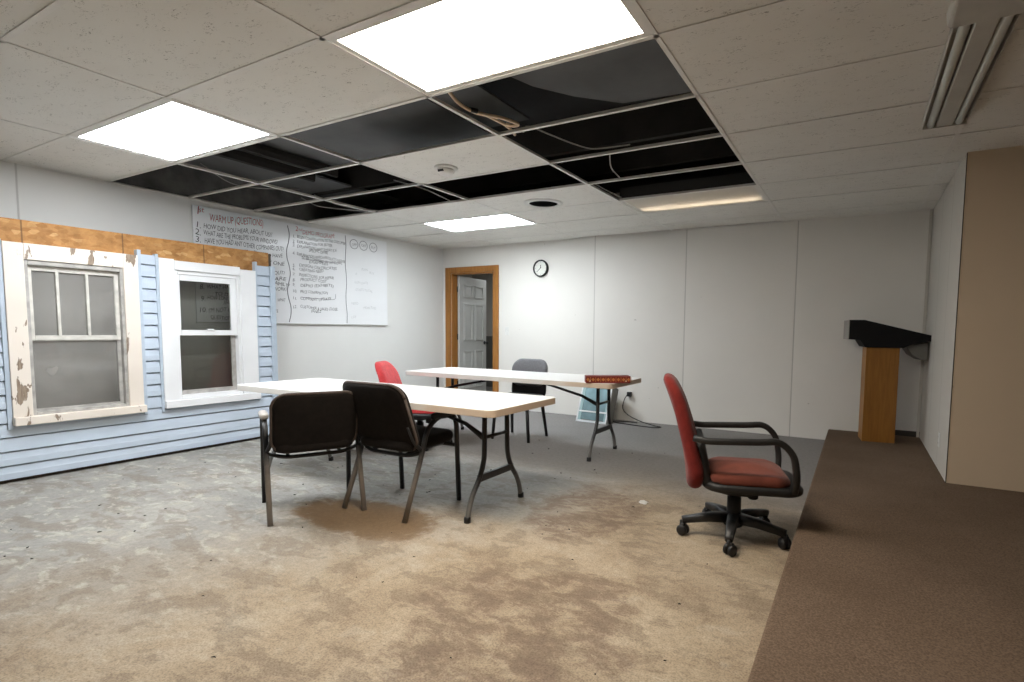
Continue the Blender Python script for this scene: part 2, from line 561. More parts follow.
def tube(bm, pts, r, n=10, up=(0, 0, 1), flat=None, caps=True):
    """sweep a round (or flat = (ru, rv) superellipse) section along pts; r may be a list"""
    pts = [Vector(p) for p in pts]
    rings = []
    up = Vector(up)
    prev = None
    for i, p in enumerate(pts):
        t = (pts[min(i + 1, len(pts) - 1)] - pts[max(i - 1, 0)]).normalized()
        if prev is None:
            a = up - t * up.dot(t)
            if a.length < 1e-4:
                a = Vector((1, 0, 0)) - t * t.x
        else:
            a = prev - t * prev.dot(t)
        a.normalize()
        prev = a
        b = t.cross(a)
        ri = r[i] if isinstance(r, (list, tuple)) else r
        ring = []
        for k in range(n):
            an = 2 * PI * k / n
            ca, sa = math.cos(an), math.sin(an)
            if flat:
                e = 0.5
                ca = math.copysign(abs(ca) ** e, ca)
                sa = math.copysign(abs(sa) ** e, sa)
                ring.append(bm.verts.new(p + a * ca * flat[0] * ri + b * sa * flat[1] * ri))
            else:
                ring.append(bm.verts.new(p + a * ca * ri + b * sa * ri))
        rings.append(ring)
    for i in range(len(rings) - 1):
        for k in range(n):
            bm.faces.new((rings[i][k], rings[i][(k + 1) % n], rings[i + 1][(k + 1) % n], rings[i + 1][k]))
    if caps:
        bm.faces.new(list(reversed(rings[0])))
        bm.faces.new(rings[-1])
    return bm

def tube_bm(pts, r, n=10, **k):
    return tube(bmesh.new(), pts, r, n, **k)

def lathe(bm, prof, n=24, c=(0, 0, 0), axis='Z', loop=False):
    rings = []
    for (r, h) in prof:
        ring = []
        for k in range(n):
            a = 2 * PI * k / n
            if axis == 'Z':
                p = (c[0] + r * math.cos(a), c[1] + r * math.sin(a), c[2] + h)
            elif axis == 'Y':
                p = (c[0] + r * math.cos(a), c[1] + h, c[2] + r * math.sin(a))
            else:
                p = (c[0] + h, c[1] + r * math.cos(a), c[2] + r * math.sin(a))
            ring.append(bm.verts.new(p))
        rings.append(ring)
    if loop:
        rings.append(rings[0])
    for i in range(len(rings) - 1):
        for k in range(n):
            bm.faces.new((rings[i][k], rings[i][(k + 1) % n], rings[i + 1][(k + 1) % n], rings[i + 1][k]))
    if not loop:
        bm.faces.new(rings[0])
        bm.faces.new(rings[-1])
    return bm

def rrect(wd, hg, r, n=7, taper=0.0):
    """outline of a rounded rectangle, centred"""
    out = []
    for cx, cy, a0 in ((wd / 2 - r, hg / 2 - r, 0), (-wd / 2 + r, hg / 2 - r, PI / 2), (-wd / 2 + r, -hg / 2 + r, PI), (wd / 2 - r, -hg / 2 + r, 1.5 * PI)):
        for k in range(n + 1):
            a = a0 + PI / 2 * k / n
            out.append((cx + r * math.cos(a), cy + r * math.sin(a)))
    return out

def pad(outline, th, edge, fn, puff=0.0, steps=4, fill=5):
    """cushion: outline (u, v), thickness along w, rounded edge; fn(u, v, w) -> point"""
    bm = bmesh.new()
    def ring(s, wv):
        return [bm.verts.new(fn(u * s[0], v * s[1], wv)) for (u, v) in outline]
    W = max(abs(u) for u, v in outline)
    H = max(abs(v) for u, v in outline)
    lev = []
    for k in range(steps + 1):
        a = -PI / 2 + PI / 2 * k / steps
        ins = edge * (1 - math.cos(a))
        lev.append(((1 - ins / W, 1 - ins / H), -th / 2 + edge * (1 + math.sin(a))))
    for k in range(steps + 1):
        a = PI / 2 * k / steps
        ins = edge * (1 - math.cos(a))
        lev.append(((1 - ins / W, 1 - ins / H), th / 2 - edge * (1 - math.sin(a))))
    rings = []
    # back cap: shrinking rings
    for j in range(1, fill):
        s = j / fill
        e = lev[0][0]
        rings.append(((e[0] * s, e[1] * s), -th / 2 - puff * (1 - s * s)))
    rings += lev
    for j in range(fill - 1, 0, -1):
        s = j / fill
        e = lev[-1][0]
        rings.append(((e[0] * s, e[1] * s), th / 2 + puff * (1 - s * s)))
    R_ = [ring(*q) for q in rings]
    n = len(outline)
    for i in range(len(R_) - 1):
        for k in range(n):
            bm.faces.new((R_[i][k], R_[i][(k + 1) % n], R_[i + 1][(k + 1) % n], R_[i + 1][k]))
    bm.faces.new(R_[0])
    bm.faces.new(R_[-1])
    return bm

def prism(bm, prof, axis, a, b):
    """extrude a closed (p, q) profile along an axis from a to b"""
    def P(p, q, t):
        return {'x': (t, p, q), 'y': (p, t, q), 'z': (p, q, t)}[axis]
    v0 = [bm.verts.new(P(p, q, a)) for p, q in prof]
    v1 = [bm.verts.new(P(p, q, b)) for p, q in prof]
    n = len(prof)
    for k in range(n):
        bm.faces.new((v0[k], v0[(k + 1) % n], v1[(k + 1) % n], v1[k]))
    bm.faces.new(list(reversed(v0)))
    bm.faces.new(v1)
    return bm

def struct(name, bm, mats, label, cat, **k):
    o = obj(name, bm, mats, **k)
    return tag(o, label, cat, None, 'structure')

# ------------------------------------------------------------------ room shell
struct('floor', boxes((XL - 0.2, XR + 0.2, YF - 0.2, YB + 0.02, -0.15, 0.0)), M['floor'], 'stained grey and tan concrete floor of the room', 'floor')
struct('platform', boxes((PLX, XR, YF, YB, 0.0, PH)), M['carpet'], 'low brown carpeted platform along the right side', 'platform', bevel=0.012)
TOPZ = 3.0
struct('wall_left', boxes((XL - 0.15, XL, YF, YB + 0.12, 0, CH + 0.015)), M['wall_left'], 'pale grey panelled wall behind the whiteboard', 'wall')
DX0, DX1, DZ = -4.84, -4.02, 2.045
struct('wall_back', boxes((XL, DX0, YB, YB + 0.12, 0, TOPZ), (DX0, DX1, YB, YB + 0.12, DZ, TOPZ), (DX1, XR, YB, YB + 0.12, 0, TOPZ)),
       M['wall_back'], 'white panelled back wall with thin vertical seams', 'wall')
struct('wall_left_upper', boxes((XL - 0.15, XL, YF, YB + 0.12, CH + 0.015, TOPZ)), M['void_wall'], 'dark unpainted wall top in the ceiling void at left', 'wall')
bm = bmesh.new()
box(bm, BX, XR, BY, YB, PH, CH + 0.02)
for f in bm.faces:
    f.normal_update()
for f in bm.faces:
    f.material_index = 1 if f.calc_center_median().y < BY + 0.01 else 0
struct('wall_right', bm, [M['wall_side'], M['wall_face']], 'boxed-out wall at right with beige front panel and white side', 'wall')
struct('wall_far_right', boxes((XR, XR + 0.15, YF, YB + 0.12, 0, TOPZ)), M['wall_room'], 'right-hand wall of the room outside the view', 'wall')
struct('wall_front', boxes((XL - 0.15, XR + 0.15, YF - 0.15, YF, 0, TOPZ)), M['wall_room'], 'wall of the room behind the camera', 'wall')
struct('trim_1', boxes((BX - 0.002, BX + 0.003, BY - 0.003, BY + 0.002, PH, CH)), M['dark_base'], 'thin dark seam strip on the boxed-out corner', 'trim')
struct('baseboard_back', boxes((1.16, BX, YB - 0.02, YB, PH, PH + 0.055)), M['dark_base'], 'short dark baseboard behind the lectern', 'baseboard')
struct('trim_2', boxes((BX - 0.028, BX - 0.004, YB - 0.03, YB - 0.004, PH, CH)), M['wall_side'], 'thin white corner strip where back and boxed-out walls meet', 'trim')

# ceiling: deck above, grid, tiles
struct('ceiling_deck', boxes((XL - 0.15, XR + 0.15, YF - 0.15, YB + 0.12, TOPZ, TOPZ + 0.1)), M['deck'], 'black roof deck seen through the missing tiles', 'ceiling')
bm = bmesh.new()
for k in range(3):
    yy = 1.9 + k * 0.7
    box(bm, XL, XR, yy, yy + 0.05, 2.72, TOPZ)
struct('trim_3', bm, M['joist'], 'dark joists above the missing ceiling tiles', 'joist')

open_cells = set()
for j in range(0, 4):
    open_cells.add((0, j))          # between x = -TX and 0
for c in ((1, 0), (1, 2), (2, 0), (2, 1), (2, 2), (3, 0), (3, 1), (3, 2)):
    open_cells.add(c)
lamp_cells = {(0, -1): 'warm', (2, -1): 'cool', (2, 4): 'cool', (0, 4): 'dim'}
xs = [XR, 2 * TX, TX, 0, -TX, -2 * TX, -3 * TX, XL]     # column c lies between xs[c+3] and xs[c+4]
bm = bmesh.new()
jmin = int(math.floor(YF / TY))
for c in range(-3, 4):
    xa, xb = xs[c + 4], xs[c + 3]
    for j in range(jmin, 7):
        if (c, j) in open_cells or (c, j) in lamp_cells:
            continue
        ya, yb = max(j * TY, YF), min((j + 1) * TY, YB)
        if j == 6 and c in (0, 1):
            yb -= 0.035
        if yb - ya < 0.02:
            continue
        dz = random.uniform(0.0, 0.003)
        box(bm, xa + 0.006, xb - 0.006, ya + 0.006, yb - 0.006, CH + 0.0032 + dz, CH + 0.020 + dz)
struct('ceiling', bm, M['tile'], 'suspended ceiling of off-white fissured tiles', 'ceiling')
bm = bmesh.new()
def tee_y(x, y0, y1):
    box(bm, x - 0.012, x + 0.012, y0, y1, CH, CH + 0.003)
    box(bm, x - 0.002, x + 0.002, y0, y1, CH + 0.003, CH + 0.022)
def tee_x(y, x0, x1):
    box(bm, x0, x1, y - 0.012, y + 0.012, CH, CH + 0.003)
    box(bm, x0, x1, y - 0.002, y + 0.002, CH + 0.003, CH + 0.022)
for k in (2 * TX, TX, 0, -TX, -2 * TX, -3 * TX):
    tee_y(k, YF, YB)
for j in range(jmin + 1, 7):
    tee_x(j * TY, XL, XR)
box(bm, XL, XL + 0.022, YF, YB, CH, CH + 0.003)
box(bm, XL, -2.35, YB - 0.022, YB, CH, CH + 0.003)
box(bm, -1.15, XR, YB - 0.022, YB, CH, CH + 0.003)
struct('trim_4', bm, M['grid'], 'thin off-white metal grid that carries the ceiling tiles', 'ceiling grid')

# grey boards and duct in the ceiling void
def add_void(name, label, cat, bs, m='duct'):
    return tag(obj(name, boxes(*bs), M[m]), label, cat)
add_void('ceiling_board', 'smooth grey board above the front row of missing tiles', 'board', [(-3.36, -1.78, 0.2, 1.30, 2.70, 2.72)])
add_void('ceiling_board', 'small grey board just behind the beige cable in the ceiling void', 'board', [(-1.72, -1.36, 0.2, 1.12, 2.705, 2.72)])
add_void('ceiling_board', 'grey board above the missing tiles next to the left wall', 'board', [(-4.98, -3.46, 0.2, 1.32, 2.74, 2.76)])
add_void('ceiling_board', 'grey board above the missing tiles nearest the whiteboard', 'board', [(-4.98, -4.2, 1.36, 3.0, 2.74, 2.76)])
for k, (xx, lab) in enumerate(((-3.72, 'rough dark timber across the grey board at left, nearer the lights'), (-4.06, 'rough dark timber across the grey board at left, nearer the wall'))):
    bm = bmesh.new()
    tube(bm, [(xx, 0.2, 2.68), (xx - 0.02, 0.7, 2.685), (xx + 0.015, 1.32, 2.68)], 1.0, 8, up=(0, 0, 1), flat=(0.05, 0.03))
    tag(obj('ceiling_timber', bm, M['joist']), lab, 'beam', 'timbers in the ceiling void')
bm = bmesh.new()
prism(bm, [(-1.12, 0.05), (-1.10, 0.35), (-1.02, 0.62), (-0.86, 0.86), (-0.62, 1.10), (0.1, 1.16), (0.1, 0.05)], 'z', 2.66, 2.92)
tag(obj('air_duct', bm, M['duct'], bevel=0.03), 'rounded grey duct above the missing tile beside the large light', 'duct')

# door opening, casing, back room
cz = 0.09
struct('trim_5', boxes((DX0 - 0.105, DX0, YB - 0.02, YB, 0, DZ + cz), (DX1, DX1 + 0.10, YB - 0.02, YB, 0, DZ + cz), (DX0, DX1, YB - 0.02, YB, DZ, DZ + cz),
       (DX0, DX0 + 0.018, YB, YB + 0.13, 0, DZ), (DX1 - 0.018, DX1, YB, YB + 0.13, 0, DZ), (DX0, DX1, YB, YB + 0.13, DZ - 0.018, DZ)),
       M['oak'], 'orange-brown wooden casing around the open doorway', 'door frame', bevel=0.004)
RY = 6.6
struct('wall_closet', boxes((-6.4, -6.3, YB + 0.12, RY, 0, TOPZ), (-3.7, -3.6, YB + 0.12, RY, 0, TOPZ), (-6.4, -3.6, RY, RY + 0.1, 0, TOPZ), (-6.3, XL - 0.15, YB + 0.02, YB + 0.12, 0, TOPZ),
       (-6.4, -3.6, YB + 0.12, RY, 2.35, 2.4)), M['wall_room'], 'dim walls of the room beyond the doorway', 'wall')
struct('trim_6', boxes((-6.3, -3.7, RY - 0.03, RY, 1.0, 1.04), (-6.3, -3.7, RY - 0.012, RY, 0.0, 1.0)), M['grey_paint'], 'grey wainscot in the room beyond the doorway', 'wainscot')
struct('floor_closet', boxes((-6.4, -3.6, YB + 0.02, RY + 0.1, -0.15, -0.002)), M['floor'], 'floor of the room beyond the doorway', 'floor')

ld = bpy.data.lights.new('back_room_fill', 'AREA')  # added fill light, no fixture seen, brightens the room beyond the doorway
ld.shape = 'DISK'
ld.size = 0.35
ld.energy = 5.0
ld.color = (0.92, 0.97, 1.0)
lo = bpy.data.objects.new('back_room_fill', ld)
lo.location = (-4.6, 5.6, 2.33)
COL.objects.link(lo)

# six panel door, hinged left, open into the back room
d = thing('door_1', 'white six-panel door standing open into the back room', 'door', (-4.80, YB + 0.105, 0.012), math.radians(96))
d['kind'] = 'structure'
LW, LH = 0.80, 2.0
bm = bmesh.new()
box(bm, 0, LW, -0.036, 0, 0, LH)
leaf = obj('door_leaf', bm, M['door'], d, bevel=0.003)
rows = ((0.20, 0.82), (0.98, 1.58), (1.68, 1.88))
for (z0, z1) in rows:
    for (x0, x1) in ((0.11, 0.365), (0.435, 0.69)):
        bm = bmesh.new()
        for side in (-1, 1):
            yo = 0.0 if side > 0 else -0.036
            # moulding ring and raised field
            a = 0.014 * side
            for bx in ((x0, x1, z0, z0 + 0.022), (x0, x1, z1 - 0.022, z1), (x0, x0 + 0.022, z0, z1), (x1 - 0.022, x1, z0, z1)):
                box(bm, bx[0], bx[1], min(yo, yo + a), max(yo, yo + a), bx[2], bx[3])
            a2 = 0.005 * side
            box(bm, x0 + 0.045, x1 - 0.045, min(yo, yo + a2), max(yo, yo + a2), z0 + 0.045, z1 - 0.045)
        obj('door_panel', bm, M['door'], d, bevel=0.004)
bm = bmesh.new()
for s in (1, -1):
    yo = 0.0 if s > 0 else -0.036
    lathe(bm, [(0.03, 0), (0.03, 0.006 * s), (0.012, 0.010 * s), (0.012, 0.035 * s), (0.026, 0.045 * s), (0.028, 0.058 * s), (0.018, 0.068 * s)], 16, (LW - 0.06, yo, 0.94), 'Y')
obj('door_handle', bm, M['black_metal'], d, smooth_=True)
for z in (0.25, 1.0, 1.75):
    obj('hinge', boxes((-0.014, 0.03, -0.005, 0.005, z, z + 0.09)), M['black_metal'], d)

# ------------------------------------------------------------------ ceiling lights
def rect_box(hx, hy, z0, z1, k):
    return boxes((-hx, hx, -hy, -hy + k, z0, z1 - k), (-hx, hx, hy - k, hy, z0, z1 - k), (-hx, -hx + k, -hy + k, hy - k, z0, z1 - k), (hx - k, hx, -hy + k, hy - k, z0, z1 - k), (-hx, hx, -hy, hy, z1 - k, z1))

def troffer(c, j, m, label, unlit=False):
    x0, x1 = xs[c + 4], xs[c + 3]
    y0, y1 = j * TY, (j + 1) * TY
    cx, cy = (x0 + x1) / 2, (y0 + y1) / 2
    t = thing('ceiling_light', label, 'ceiling light', (cx, cy, CH), 0, 'recessed ceiling lights')
    hx, hy = (x1 - x0) / 2 - 0.013, (y1 - y0) / 2 - 0.013
    f = 0.03
    bm = boxes((-hx, hx, -hy, -hy + f, 0.004, 0.014), (-hx, hx, hy - f, hy, 0.004, 0.014), (-hx, -hx + f, -hy + f, hy - f, 0.004, 0.014), (hx - f, hx, -hy + f, hy - f, 0.004, 0.014))
    obj('frame', bm, M['grid'], t)
    obj('housing', rect_box(hx, hy, 0.014, 0.124, 0.004), M['dark_tin'], t)
    obj('reflector', rect_box(hx - 0.005, hy - 0.005, 0.014, 0.118, 0.003), M['plastic_white'], t)
    obj('diffuser', boxes((-hx + f, hx - f, -hy + f, hy - f, 0.008, 0.012)), M[m], t)
    if unlit:
        obj('lamp_tube', tube_bm([(-hx + 0.06, hy - 0.13, 0.055), (hx - 0.06, hy - 0.13, 0.055)], 0.016, 10), M['light_tube'], t, True)
    return t
troffer(0, -1, 'light_warm', 'largest lit recessed ceiling light at top centre in front of the missing tiles')
troffer(2, -1, 'light_cool', 'lit recessed ceiling light at left nearest the whiteboard')
troffer(2, 4, 'light_far', 'small lit recessed ceiling light far away above the doorway')
troffer(0, 4, 'dim_diffuser', 'dim recessed ceiling light with one glowing tube behind the missing tiles', True)

# surface mounted strip light, unlit
t = thing('strip_light', 'unlit two-tube strip light mounted on the ceiling at right', 'ceiling light', (1.18, 0.96, CH), 0)
bm = bmesh.new()
prism(bm, [(-0.104, 0.0), (0.104, 0.0), (0.104, -0.045), (0.100, -0.045), (0.096, -0.014), (-0.096, -0.014), (-0.100, -0.045), (-0.104, -0.045)], 'y', -0.60, 0.585)
obj('housing', bm, M['fixture'], t)
bm = bmesh.new()
prism(bm, [(-0.040, -0.014), (0.040, -0.014), (0.040, -0.050), (0.034, -0.054), (-0.034, -0.054), (-0.040, -0.050)], 'y', -0.60, 0.58)
obj('ballast_cover', bm, M['fixture'], t)
for sx in (-0.066, 0.066):
    obj('lamp_tube', tube_bm([(sx, -0.60, -0.038), (sx, 0.58, -0.038)], 0.0195, 14), M['tube'], t, True)
bm = bmesh.new()
prism(bm, [(-0.135, 0.0), (0.135, 0.0), (0.125, -0.062), (-0.125, -0.062)], 'y', -0.90, -0.595)
obj('end_cap', bm, M['fixture'], t, bevel=0.01)
obj('end_plate', boxes((-0.104, 0.104, 0.582, 0.590, -0.058, 0.0)), M['fixture'], t, bevel=0.002)

# smoke detector
t = thing('smoke_detector', 'white round smoke detector on the single tile left among the openings', 'smoke detector', (-2.06, 1.02, CH + 0.004))
bm = bmesh.new()
lathe(bm, [(0.088, 0.0), (0.088, -0.012), (0.080, -0.017)], 28)
obj('base', bm, M['plastic_white'], t, True)
bm = bmesh.new()
lathe(bm, [(0.066, -0.012), (0.064, -0.036), (0.052, -0.052), (0.02, -0.057)], 28)
obj('cover', bm, M['plastic_white'], t, True)
obj('sensor_slot', boxes((-0.025, 0.025, -0.066, -0.05, -0.043, -0.028)), M['black'], t)
# air vent
t = thing('ceiling_vent', 'round white ceiling vent with dark opening near the back wall', 'vent', (-1.98, 2.34, CH + 0.004))
bm = bmesh.new()
lathe(bm, [(0.19, 0.0), (0.19, -0.008), (0.15, -0.016), (0.14, -0.006), (0.14, 0.0)], 36, loop=True)
obj('flange', bm, M['plastic_white'], t, True)
bm = bmesh.new()
lathe(bm, [(0.142, -0.0035), (0.142, -0.006)], 36)
obj('opening', bm, M['void_black'], t)
bm = bmesh.new()
for r in (0.05, 0.09):
    lathe(bm, [(r, -0.006), (r + 0.012, -0.012), (r + 0.016, -0.010)], 30, loop=True)
obj('louvre_ring', bm, M['void_black'], t, True)

# cables in the openings
def P3(p, z):
    return (p[0], p[1], z)
t = thing('loose_cable', 'beige cable taped in a loop hanging inside the missing tile opening', 'cable', (-1.25, 0.1, 2.47))
base = Vector((-1.25, 0.1, 2.47))
main = [(-1.262, 0.03, 2.62), (-1.25, 0.10, 2.52), (-1.262, 0.22, 2.475), (-1.245, 0.33, 2.462), (-1.20, 0.40, 2.458), (-1.14, 0.47, 2.455), (-1.10, 0.56, 2.45), (-1.105, 0.595, 2.448), (-1.14, 0.585, 2.447), (-1.17, 0.56, 2.452)]
obj('cable_loop', tube_bm([Vector(p) - base for p in catmull(main, 6)], 0.0105, 8), M['beige_cable'], t, True)
main2 = [(-1.255, 0.33, 2.47), (-1.215, 0.405, 2.464), (-1.19, 0.50, 2.456), (-1.18, 0.56, 2.452), (-1.20, 0.66, 2.455), (-1.225, 0.74, 2.455)]
obj('cable_loop', tube_bm([Vector(p) - base for p in catmull(main2, 6)], 0.009, 8), M['beige_cable'], t, True)
obj('tape_band', tube_bm([Vector(p) - base for p in ((-1.249, 0.315, 2.466), (-1.228, 0.352, 2.466))], 0.014, 10), M['black'], t)
def wire(label, pts, r=0.005, m='wire'):
    return tag(obj('hanging_wire', tube_bm(catmull(pts, 6), r, 6), M[m], None, True), label, 'wire', 'wires hanging in the ceiling openings')
wire('grey wire draped across the opening beside the beige cable', [(-1.16, 0.74, 2.46), (-1.12, 0.72, 2.485), (-1.06, 0.78, 2.47), (-0.98, 1.0, 2.455), (-0.90, 1.18, 2.45), (-0.78, 1.22, 2.45), (-0.62, 1.235, 2.45)])
wire('short straight pale wire in the opening near the dim ceiling light', [(-0.80, 1.30, 2.445), (-0.93, 1.62, 2.44), (-0.97, 1.88, 2.435)])
wire('thin pale wire near the vent at the edge of the opening', [(-1.24, 1.98, 2.44), (-1.23, 2.2, 2.435), (-1.22, 2.5, 2.44)])
wire('thin curved wire hanging left of the smoke detector', [(-2.95, 1.33, 2.52), (-2.72, 1.45, 2.45), (-2.72, 1.65, 2.435), (-2.78, 1.88, 2.44)])
wire('looped thin wire nearest the whiteboard title', [(-4.25, 1.32, 2.5), (-4.18, 1.45, 2.44), (-4.08, 1.62, 2.435), (-3.92, 1.86, 2.44)])
wire('pale wire curving down beside the looped one above the whiteboard', [(-4.02, 1.30, 2.50), (-3.92, 1.45, 2.44), (-3.90, 1.66, 2.435), (-3.78, 1.90, 2.44)])
wire('thin wire sagging in the leftmost opening by the left wall', [(-4.30, 0.40, 2.6), (-4.25, 0.62, 2.48), (-4.12, 0.80, 2.46), (-3.95, 1.10, 2.5)], 0.004)

# ------------------------------------------------------------------ display wall with siding
YS0, YS1 = -3.2, 1.285
O1 = (-0.66, -0.05, 0.50, 1.665)     # openings: y0, y1, z0, z1
O2 = (0.325, 0.93, 0.50, 1.69)
dw = thing('display_wall', 'freestanding display wall section with pale blue siding and bare wood band on top', 'wall section', (FX, 0, 0))
def fl(y0, y1, z0, z1, x0, x1):
    return (x0, x1, y0, y1, z0, z1)
bm = boxes(*[fl(*q, -0.045, -0.032) for q in ((YS0, YS1 - 0.03, O2[3], 1.962), (YS0, O1[0], 0.09, O2[3]), (O1[1], O2[0], 0.09, O2[3]), (O2[1], YS1 - 0.03, 0.09, O2[3]),
     (O1[0], O1[1], 0.09, O1[2]), (O2[0], O2[1], 0.09, O2[2]), (O1[0], O1[1], O1[3], O2[3]))])
obj('osb_panel', bm, M['osb'], dw)
# studs and plates behind the sheet
bm = boxes(*[(-0.12, -0.046, y, y + 0.038, 0.04, 1.92) for y in (YS0, -2.4, -1.6, -0.80, -0.70, 0.0, 0.24, 0.97, 1.205)], (-0.12, -0.034, 1.256, 1.284, 0.04, 1.955), (-0.12, -0.046, YS0, YS1 - 0.03, 1.92, 1.96), (-0.12, -0.046, YS0, YS1 - 0.03, 0.0, 0.04),
           (-0.045, -0.03, YS0, YS1 - 0.03, 0.0, 0.09))
obj('stud_frame', bm, M['stud'], dw)
def siding(y0, y1, z0, z1, ref=0.03, course=0.1055):
    bm = bmesh.new()
    k = math.floor((z0 - ref) / course)
    while True:
        a = ref + k * course
        b_ = a + course
        k += 1
        if a >= z1 - 1e-4:
            break
        lo, hi = max(a, z0), min(b_, z1)
        if hi - lo < 0.012:
            continue
        def X(z):
            t = (z - a) / course
            if t < 0.42:
                return 0.014 - 0.004 * t
            return 0.010 - (t - 0.42) * 0.018
        pr = [(-0.03, lo), (X(lo), lo)]
        for q in (0.42, 0.5, 0.88):
            z = a + q * course
            if lo < z < hi:
                pr.append((X(z), z))
        if hi >= b_ - 1e-4:
            pr += [(X(a + 0.90 * course), a + 0.90 * course), (-0.028, a + 0.905 * course), (-0.028, hi)]
        else:
            pr.append((X(hi), hi))
        pr.append((-0.03, hi))
        prism(bm, pr, 'y', y0, y1)
    return bm
obj('siding_panel', siding(YS0, YS1 - 0.05, 0.03, 0.425), M['siding'], dw)
obj('siding_panel', siding(YS0, -0.80, 0.425, 1.79), M['siding'], dw)
obj('siding_panel', siding(0.085, 0.195, 0.425, 1.80), M['siding'], dw)
obj('siding_panel', siding(1.10, 1.235, 0.425, 1.815), M['siding'], dw)
for (y0, y1, z0, z1) in ((-0.80, -0.772, 0.405, 1.80), (0.056, 0.085, 0.405, 1.835), (0.193, 0.215, 0.405, 1.815), (1.078, 1.10, 0.42, 1.85)):
    obj('trim_channel', boxes((-0.03, 0.022, y0, y1, z0, z1)), M['siding_trim'], dw, bevel=0.003)
bm = bmesh.new()
prism(bm, [(-0.03, 1.235), (0.022, 1.235), (0.022, 1.245), (0.026, 1.25), (0.026, 1.287), (-0.16, 1.287), (-0.16, 1.275), (0.0, 1.275), (0.0, 1.25), (-0.03, 1.25)], 'z', 0.02, 1.82)
obj('corner_post', bm, M['siding_trim'], dw)

def rect_frame(x0, x1, y0, y1, z0, z1, wl, wr, wt, wb):
    return boxes((x0, x1, y0, y0 + wl, z0, z1), (x0, x1, y1 - wr, y1, z0, z1), (x0, x1, y0 + wl, y1 - wr, z1 - wt, z1), (x0, x1, y0 + wl, y1 - wr, z0, z0 + wb))

# ------------------------------------------------------------------ old window
ow = thing('sash_window', 'old window with chipped cream paint and three upper panes in the display wall', 'window', (FX, 0, 0), 0, 'windows in the display wall')
bm = boxes((-0.03, 0.032, -0.772, -0.66, 0.49, 1.785), (-0.03, 0.032, -0.05, 0.056, 0.49, 1.785), (-0.03, 0.034, -0.66, -0.05, 1.665, 1.785))
obj('casing', bm, M['cream'], ow, bevel=0.004)
obj('sill', boxes((-0.06, 0.075, -0.775, 0.058, 0.428, 0.492)), M['cream'], ow, bevel=0.006)
y0, y1, z0, z1 = O1
obj('storm_frame', rect_frame(-0.06, 0.02, y0, y1, z0 - 0.008, z1, 0.022, 0.022, 0.035, 0.022), M['old_alu'], ow, bevel=0.003)
us = obj('upper_sash', rect_frame(-0.05, -0.016, y0 + 0.022, y1 - 0.022, 1.06, z1 - 0.035, 0.028, 0.028, 0.040, 0.038), M['old_sash'], ow, bevel=0.003)
for ym in (-0.463, -0.28):
    obj('muntin', boxes((-0.048, -0.016, ym - 0.009, ym + 0.009, 1.09, z1 - 0.07)), M['old_sash'], us)
obj('pane', boxes((-0.036, -0.033, y0 + 0.03, y1 - 0.03, 1.08, z1 - 0.05)), M['glass_old'], us)
ls = obj('lower_sash', rect_frame(-0.052, -0.024, y0 + 0.022, y1 - 0.022, z0 + 0.014, 1.062, 0.012, 0.024, 0.01, 0.02), M['old_alu'], ow)
obj('pane', boxes((-0.04, -0.037, y0 + 0.03, y1 - 0.04, z0 + 0.02, 1.075)), M['glass_old'], ls)

# ------------------------------------------------------------------ new white window
nw = thing('sash_window', 'clean white double-hung window right of the old cream one', 'window', (FX, 0, 0), 0, 'windows in the display wall')
bm = boxes((-0.03, 0.030, 0.215, 0.335, 0.50, 1.785), (-0.03, 0.030, 0.92, 1.078, 0.50, 1.755), (-0.03, 0.030, 0.335, 0.92, 1.69, 1.775))
obj('casing', bm, M['white'], nw, bevel=0.003)
obj('sill', boxes((-0.06, 0.055, 0.215, 1.082, 0.435, 0.502)), M['white'], nw, bevel=0.005)
bm = rect_frame(-0.06, 0.012, 0.335, 0.92, 0.502, 1.69, 0.03, 0.03, 0.035, 0.038)
obj('frame', bm, M['white'], nw, bevel=0.003)
us = obj('upper_sash', rect_frame(-0.035, 0.002, 0.365, 0.89, 1.095, 1.655, 0.020, 0.055, 0.055, 0.05), M['white'], nw, bevel=0.003)
obj('pane', boxes((-0.018, -0.014, 0.38, 0.84, 1.13, 1.61)), M['glass_new'], us)
obj('sash_lock', boxes((0.0, 0.02, 0.60, 0.66, 1.145, 1.158)), M['white'], us, bevel=0.002)
ls = obj('lower_sash', rect_frame(-0.062, -0.037, 0.365, 0.89, 0.54, 1.125, 0.017, 0.04, 0.03, 0.04), M['old_alu'], nw, bevel=0.002)
obj('pane', boxes((-0.052, -0.048, 0.375, 0.855, 0.57, 1.10)), M['glass_new'], ls)

